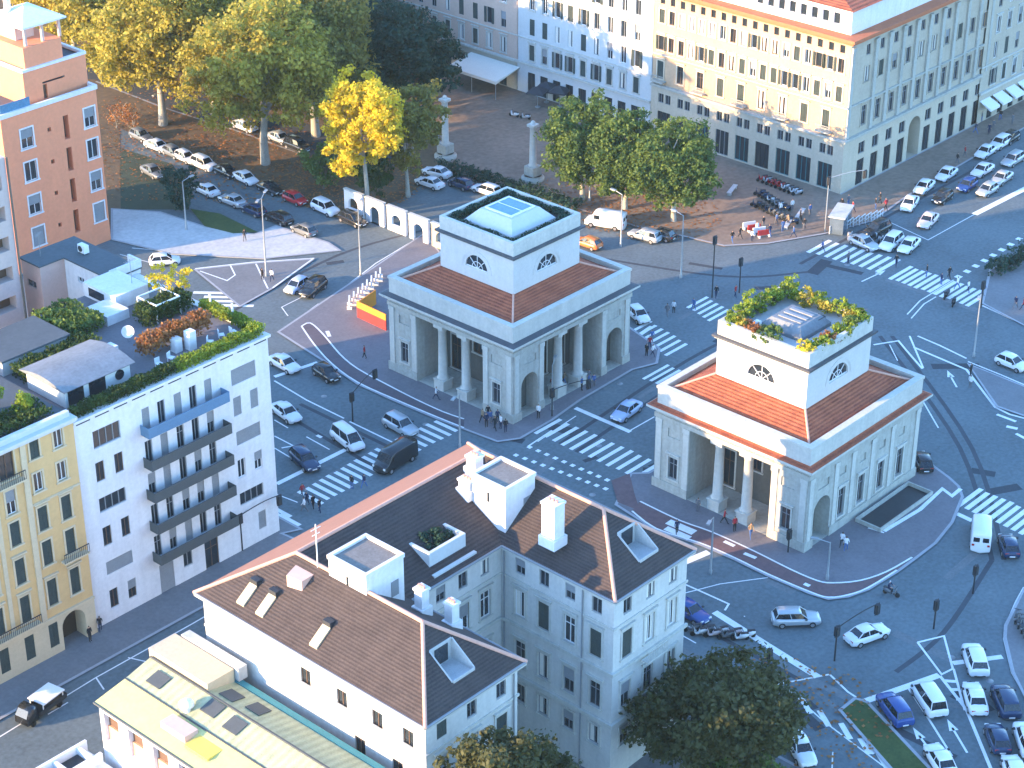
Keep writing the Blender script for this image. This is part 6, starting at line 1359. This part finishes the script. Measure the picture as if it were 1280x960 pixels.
# ================================================================== street furniture
def lamp_post(px, h, label, double=False, ang=0, m='steel', group=None, z=0.0):
    p = G(*px, z); t = thing('street_lamp', label, 'street lamp', (p[0], p[1], z), R(ang), group, absolute=False)
    b = MB(); b.lathe((0, 0, 0), [(.16, 0), (.16, .5), (.11, .6), (.09, h*.6), (.06, h)], 10); b.tube((0, 0, h-.05), (1.3, 0, h+.25), .045, n=6)
    if double: b.tube((0, 0, h-.05), (-1.3, 0, h+.25), .045, n=6)
    link('pole', b.mesh('pole', M[m]), t, (0, 0, 0))
    for s in ((1, -1) if double else (1,)):
        l = MB(); l.box(-.4, -.16, -.08, .4, .16, .05); l.box(-.3, -.12, -.13, .3, .12, -.08, 1); link('lamp_head', l.mesh('lamp_head', [M[m], M['lampg']]), t, (s*1.5, 0, h+.27))
for px, h, lb, d, a, z in [((333, 345), 10.5, 'tall pale lamp post on the painted traffic island', True, 30, HP), ((451, 346), 9.5, 'tall pale lamp post at the kerb left of the far toll house', False, 30, 0), ((233, 287), 6.8, 'lamp post in front of the dark conical shrub', False, 0, HP), ((203, 157), 5.0, 'lamp post with pale globe arm beside the park road', False, 200, .03),
    ((851, 348), 8.5, 'pale lamp post standing in the sunlit road behind the toll houses', False, 90, 0), ((776, 308), 7.2, 'lamp post in front of the silver car near the trees', False, 90, 0), ((1217, 446), 8.0, 'white lamp post on the right-hand kerb', False, 200, HP), ((1034, 724), 4.2, 'short lamp post on the bike lane curve by the near toll house', False, 120, HP), ((888, 718), 6.5, 'thin lamp post in the junction by the courtyard building', False, 200, 0), ((737, 251), 6.5, 'lamp post at the edge of the piazza beside the leftmost round tree', False, 60, HP), ((575, 560), 6.5, 'lamp post behind the roof peak of the courtyard building', False, 200, HP), ((690, 512), 5.5, 'thin post in front of the side arch of the columned toll house', False, 30, HP)]:
    lamp_post(px, h, lb, d, a, z=z)
def signal(px, h, label, arm=None, heads=1, z=0.0, m='dark'):
    p = G(*px, z); t = thing('traffic_light', label, 'traffic light', (p[0], p[1], z), 0, absolute=False); b = MB(); b.tube((0, 0, 0), (0, 0, h), .09, .07, n=8)
    spots = [(0.0, .0, h-.5)]
    if arm:
        q = G(*arm, z); dx, dy = q[0]-p[0], q[1]-p[1]; L = math.hypot(dx, dy)
        pts = [(0, 0, h)]+[(dx*k/6, dy*k/6, h+.9*math.sin(PI/2*k/6)) for k in range(1, 7)]
        for a, c in zip(pts, pts[1:]): b.tube(a, c, .05, n=6)
        spots.append((dx, dy, h+.2))
    link('pole', b.mesh('pole', M[m]), t, (0, 0, 0))
    hd = MB(); hd.box(-.2, -.2, 0, .2, .2, 1.0); hd.box(-.3, -.03, -.08, .3, .03, 1.08)
    me = hd.mesh('signal_head', M['dark']); ln = MB()
    for k, c in enumerate(('redlamp', 'orange', 'lime_lamp')): pass
    for s in spots: link('signal_head', me, t, (s[0]+.0, s[1], s[2]-.35))
M['lime_lamp'] = M['teal']
signal((1043, 826), 3.6, 'traffic light with curved arm reaching over the lower junction', (1092, 806)); signal((690, 520), 3.2, 'traffic light with arm outside the side porch', (735, 516), z=HP); signal((441, 527), 3.4, 'traffic light with arm on the left avenue', (470, 505))
signal((890, 372), 8.0, 'tall dark mast behind the toll houses'); signal((924, 366), 4.5, 'dark signal post with broad head near the sunlit crossing'); signal((1031, 290), 7.5, 'pale mast with arm over the top crossing', (1075, 288), z=HP, m='steel'); signal((960, 848), 3.0, 'dark signal post at the corner behind the bronze tree'); signal((985, 690), 2.4, 'dark bollard-like signal at the near corner of the shrub-topped toll house', z=HP)
signal((303, 688), 4.0, 'dark signal on the pavement at the foot of the white facade', (352, 672), z=HP)
signal((1216, 742), 3.0, 'dark signal on the open asphalt at the far right'); signal((1167, 786), 3.0, 'dark signal on the open asphalt above the painted triangle'); signal((1226, 385), 3.4, 'dark signal at the right end of the top zebra', z=HP)
# monument columns
for px, h, lb in (((557, 196), 9.2, 'slender stone column on a pedestal behind the yard'), ((666, 224), 8.6, 'slender stone column on round base in the middle of the piazza')):
    p = G(*px, HP); t = thing('monument_column', lb, 'column', (p[0], p[1], HP), absolute=False)
    b = MB(); b.lathe((0, 0, 0), [(1.6, 0), (1.6, .35), (1.25, .35), (1.25, .7)], 20); b.box(-.85, -.85, .7, .85, .85, 2.0); link('pedestal', b.mesh('pedestal', M['stone']), t, (0, 0, 0))
    s = MB(); s.lathe((0, 0, 2.0), [(.62, 0), (.62, .2), (.5, .3), (.43, h-3.2), (.62, h-2.9)], 16); s.box(-.6, -.6, h-.9, .6, .6, h-.55); s.lathe((0, 0, h-.55), [(.35, 0), (.3, .35), (.0, .55)], 10); link('shaft', s.mesh('shaft', M['stone2']), t, (0, 0, 0))
# white portal wall beside the yard
for k in range(5):
    y = 54.6-k*4.0; t = thing('portal_panel', ['white portal panel at the left end of the row by the yard', 'white portal panel second from the left by the yard', 'white portal panel in the middle of the row by the yard', 'white portal panel next to last by the yard', 'cream portal panel nearest the far toll house'][k], 'portal', (27.0, y-1.7, 0))
    b = MB(); u0, u1 = y-3.4, y; hz = 3.3
    facade(b, '-X', 27.0, u0, u1, 0, hz, [(u0+.9, u1-.8, .0 if k % 2 else .9, 2.4)], .35); arch_fill(b, '-X', 27.0, u0+.9, u1-.8, 1.6, 2.4, .35); facade(b, '+X', 27.35, u0, u1, 0, hz, [(u0+.9, u1-.8, .0 if k % 2 else .9, 2.4)], .01)
    b.quad((27, u0, hz), (27.35, u0, hz), (27.35, u1, hz), (27, u1, hz)); b.quad((27, u0, 0), (27.35, u0, 0), (27.35, u0, hz), (27, u0, hz)); b.quad((27, u1, 0), (27.35, u1, 0), (27.35, u1, hz), (27, u1, hz)); b.build('panel', M['cream'] if k == 4 else M['white'], t)
    c = MB(); c.box(26.9, u0-.05, hz, 27.45, u1+.05, hz+.16); c.build('coping', M['stone2'], t)
# hoarding, barriers and stacked pipes left of the far toll house
p = G(464, 418, HP); t = thing('site_hoarding', 'orange and dark red hoarding beside the far toll house', 'hoarding', (p[0], p[1], HP)); h = MB(); a = G(447, 396, HP); c = G(483, 413, HP); d_ = Vector((c[0]-a[0], c[1]-a[1])); n_ = Vector((-d_.y, d_.x)).normalized()*.06
def wallseg(a, c, z0, z1, th, m, nm, par):
    dd = Vector((c[0]-a[0], c[1]-a[1])); nn = Vector((-dd.y, dd.x)).normalized()*th; b = MB(); b.prism([(a[0]-nn.x, a[1]-nn.y), (c[0]-nn.x, c[1]-nn.y), (c[0]+nn.x, c[1]+nn.y), (a[0]+nn.x, a[1]+nn.y)], z0, z1); return b.build(nm, M[m], par)
wallseg(a, c, HP, HP+1.3, .06, 'red', 'lower_panel', t); wallseg(a, c, HP+1.3, HP+2.1, .07, 'orange', 'upper_panel', t)
e_ = G(470, 380, HP); wallseg(a, e_, HP, HP+1.9, .05, 'orange', 'side_panel', t)
for k in range(8):
    p = G(437+k*5.5, 384-k*5.0, HP); t = thing('barrier', 'white site barrier in the row behind the orange hoarding', 'barrier', (p[0], p[1], HP), R(45), 'white barriers behind the hoarding', absolute=False)
    b = MB(); b.box(-.75, -.09, .35, .75, .09, 1.25); b.box(-.7, -.3, 0, -.5, .3, .35); b.box(.5, -.3, 0, .7, .3, .35); link('barrier_body', b.mesh('barrier_body', M['winwhite']), t, (0, 0, 0))
# red and white barriers on the piazza, benches
for k in range(4):
    p = G(936+k*6.3, 286+k*3.4, HP); t = thing('barrier', ('white' if k % 2 == 0 else 'red')+' barrier in the short red and white line on the corner piazza', 'barrier', (p[0], p[1], HP), R(-28), ('white' if k % 2 == 0 else 'red')+' barriers on the corner piazza', absolute=False)
    b = MB(); b.box(-.9, -.08, .3, .9, .08, 1.0, 1 if k % 2 else 0); b.box(-.8, -.3, 0, -.6, .3, .3); b.box(.6, -.3, 0, .8, .3, .3); link('barrier_body', b.mesh('barrier_body', [M['winwhite'], M['red']]), t, (0, 0, 0))
for k in range(9):
    p = G(1040+k*7.5, 290-k*2.2, HP); t = thing('railing', 'white pedestrian railing panel along the kerb at the top crossing', 'railing', (p[0], p[1], HP), R(8), 'white railings at the top crossing', absolute=False)
    b = MB(); b.tube((-.8, 0, 1.05), (.8, 0, 1.05), .05, n=6); b.tube((-.8, 0, .5), (.8, 0, .5), .035, n=6)
    for x in (-.8, 0, .8): b.tube((x, 0, 0), (x, 0, 1.05), .045, n=6)
    link('rail_frame', b.mesh('rail_frame', M['winwhite']), t, (0, 0, 0))
for k, px in enumerate(((985, 282), (1000, 270), (915, 240))):
    p = G(*px, HP); t = thing('bench', ['pale bench on the corner piazza beside the crowd', 'pale bench on the corner piazza near the scooters', 'pale bench on the piazza beside the green tree'][k], 'bench', (p[0], p[1], HP), R(20), absolute=False)
    b = MB(); b.box(-1.6, -.3, .4, 1.6, .3, .5); link('seat', b.mesh('seat', M['palepave']), t, (0, 0, 0))
    for x in (-1.2, 1.2): l = MB(); l.box(x-.12, -.25, 0, x+.12, .25, .4); link('leg', l.mesh('leg', M['palepave']), t, (0, 0, 0))
# cafe awning, dark umbrellas, shop awnings
t = thing('awning', 'long cream cafe awning on the front of the rose house', 'awning', (73, 70, HP)); b = MB(); x0, y0, y1 = 70.4, 67.5, 77.5
b.add([(75.7, y0, 3.9), (x0, y0, 3.0), (x0, y1, 3.0), (75.7, y1, 3.9), (75.7, y0, 3.8), (x0, y0, 2.55), (x0, y1, 2.55), (75.7, y1, 3.8)], [(0, 1, 2, 3), (1, 5, 6, 2), (0, 4, 5, 1), (3, 2, 6, 7), (4, 7, 6, 5)]); b.build('canopy', M['awning'], t)
for y in (y0+.1, (y0+y1)/2, y1-.1): q = MB(); q.tube((x0+.1, y, HP), (x0+.1, y, 2.7), .05, n=6); q.build('post', M['steel'], t)
for k, (u, v) in enumerate(((683, 128), (699, 133), (672, 134))):
    p = G(u, v, HP); t = thing('parasol', ['dark cafe parasol, left of the three behind the column', 'dark cafe parasol, right of the three behind the column', 'dark cafe parasol, front of the three behind the column'][(0, 1, 2)[k]], 'parasol', (p[0], p[1], HP), R(20), absolute=False)
    b = MB(); b.add([(0, 0, 3.3)]+[(1.9*math.cos(R(45+90*i)), 1.9*math.sin(R(45+90*i)), 2.5) for i in range(4)]+[(1.9*math.cos(R(45+90*i)), 1.9*math.sin(R(45+90*i)), 2.3) for i in range(4)], [(0, 1, 2), (0, 2, 3), (0, 3, 4), (0, 4, 1), (1, 5, 6, 2), (2, 6, 7, 3), (3, 7, 8, 4), (4, 8, 5, 1)]); link('canopy', b.mesh('canopy', M['darkawn']), t, (0, 0, 0))
    q = MB(); q.tube((0, 0, 0), (0, 0, 3.2), .05, n=6); q.tube((0, 0, 0), (0, 0, .12), .4, n=10); link('pole', q.mesh('pole', M['steel']), t, (0, 0, 0))
for k in range(4):
    x = 111.8+k*3.5; t = thing('awning', ['white shop awning on the avenue, nearest of four', 'white shop awning on the avenue, second of four', 'white shop awning on the avenue, third of four', 'white shop awning on the avenue, farthest of four'][k], 'awning', (x, 8.6, 2.6)); b = MB()
    b.add([(x-1.3, 9.25, 3.6), (x+1.3, 9.25, 3.6), (x+1.3, 7.4, 2.8), (x-1.3, 7.4, 2.8), (x-1.3, 7.4, 2.45), (x+1.3, 7.4, 2.45), (x-1.3, 9.25, 3.5), (x+1.3, 9.25, 3.5)], [(0, 1, 2, 3), (3, 2, 5, 4), (0, 3, 4, 6), (1, 7, 5, 2), (6, 4, 5, 7)]); b.build('canopy', M['winwhite'], t)
    q = MB()
    for s in (-1.2, 1.2): q.tube((x+s, 9.25, 2.4), (x+s, 7.45, 2.6), .03, n=5)
    q.build('arm', M['steel'], t)
# sunken stair and low wall beside the near toll house
p = G(1120, 640); t = thing('stairwell', 'sunken stairwell with low wall beside the near toll house', 'stairwell', (p[0], p[1], HP)); b = MB(); c = G(1118, 635, HP); d = (1, 0); b.obox(c, (1, 0), (0, 1), 4.6, 1.3, HP+.002, HP+.03); b.build('stairwell_shade_sheet', M['dark'], t)  # flat dark sheet stands in for the shade down the opening
b = MB(); ring(b, c[0]-4.8, c[1]-1.5, c[0]+4.8, c[1]+1.5, HP, HP+.42, .16); b.build('low_wall', M['stone'], t)
# pale kiosk on the sunlit corner by the top crossing
p = G(1050, 285, HP); t = thing('kiosk', 'pale glazed shelter on the pavement corner at the top crossing', 'kiosk', (p[0], p[1], HP), R(20), absolute=False)
b = MB(); b.box(-2.2, -.9, .0, 2.2, -.8, 2.3); b.box(-2.2, -.8, 0, -2.1, .9, 2.3); b.box(2.1, -.8, 0, 2.2, .9, 2.3); link('wall', b.mesh('wall', M['glass2']), t, (0, 0, 0)); b = MB(); b.box(-2.4, -1.1, 2.3, 2.4, 1.1, 2.48); link('roof', b.mesh('roof', M['palepave']), t, (0, 0, 0))

# ================================================================== evening air
hz = MB(); hz.box(-1600, -1600, -1.0, 2000, 2000, 125.0); ho = hz.build('haze', mat('haze_air', (1, 1, 1))); ho['kind'] = 'stuff'
hm = bpy.data.materials.new('haze'); hm.use_nodes = True; hn = hm.node_tree.nodes; hn.remove(hn['Principled BSDF'])
pv = hn.new('ShaderNodeVolumePrincipled'); pv.inputs['Color'].default_value = (.70, .95, 1, 1); pv.inputs['Density'].default_value = .00006; hm.node_tree.links.new(pv.outputs[0], hn['Material Output'].inputs['Volume'])
ho.data.materials.clear(); ho.data.materials.append(hm)
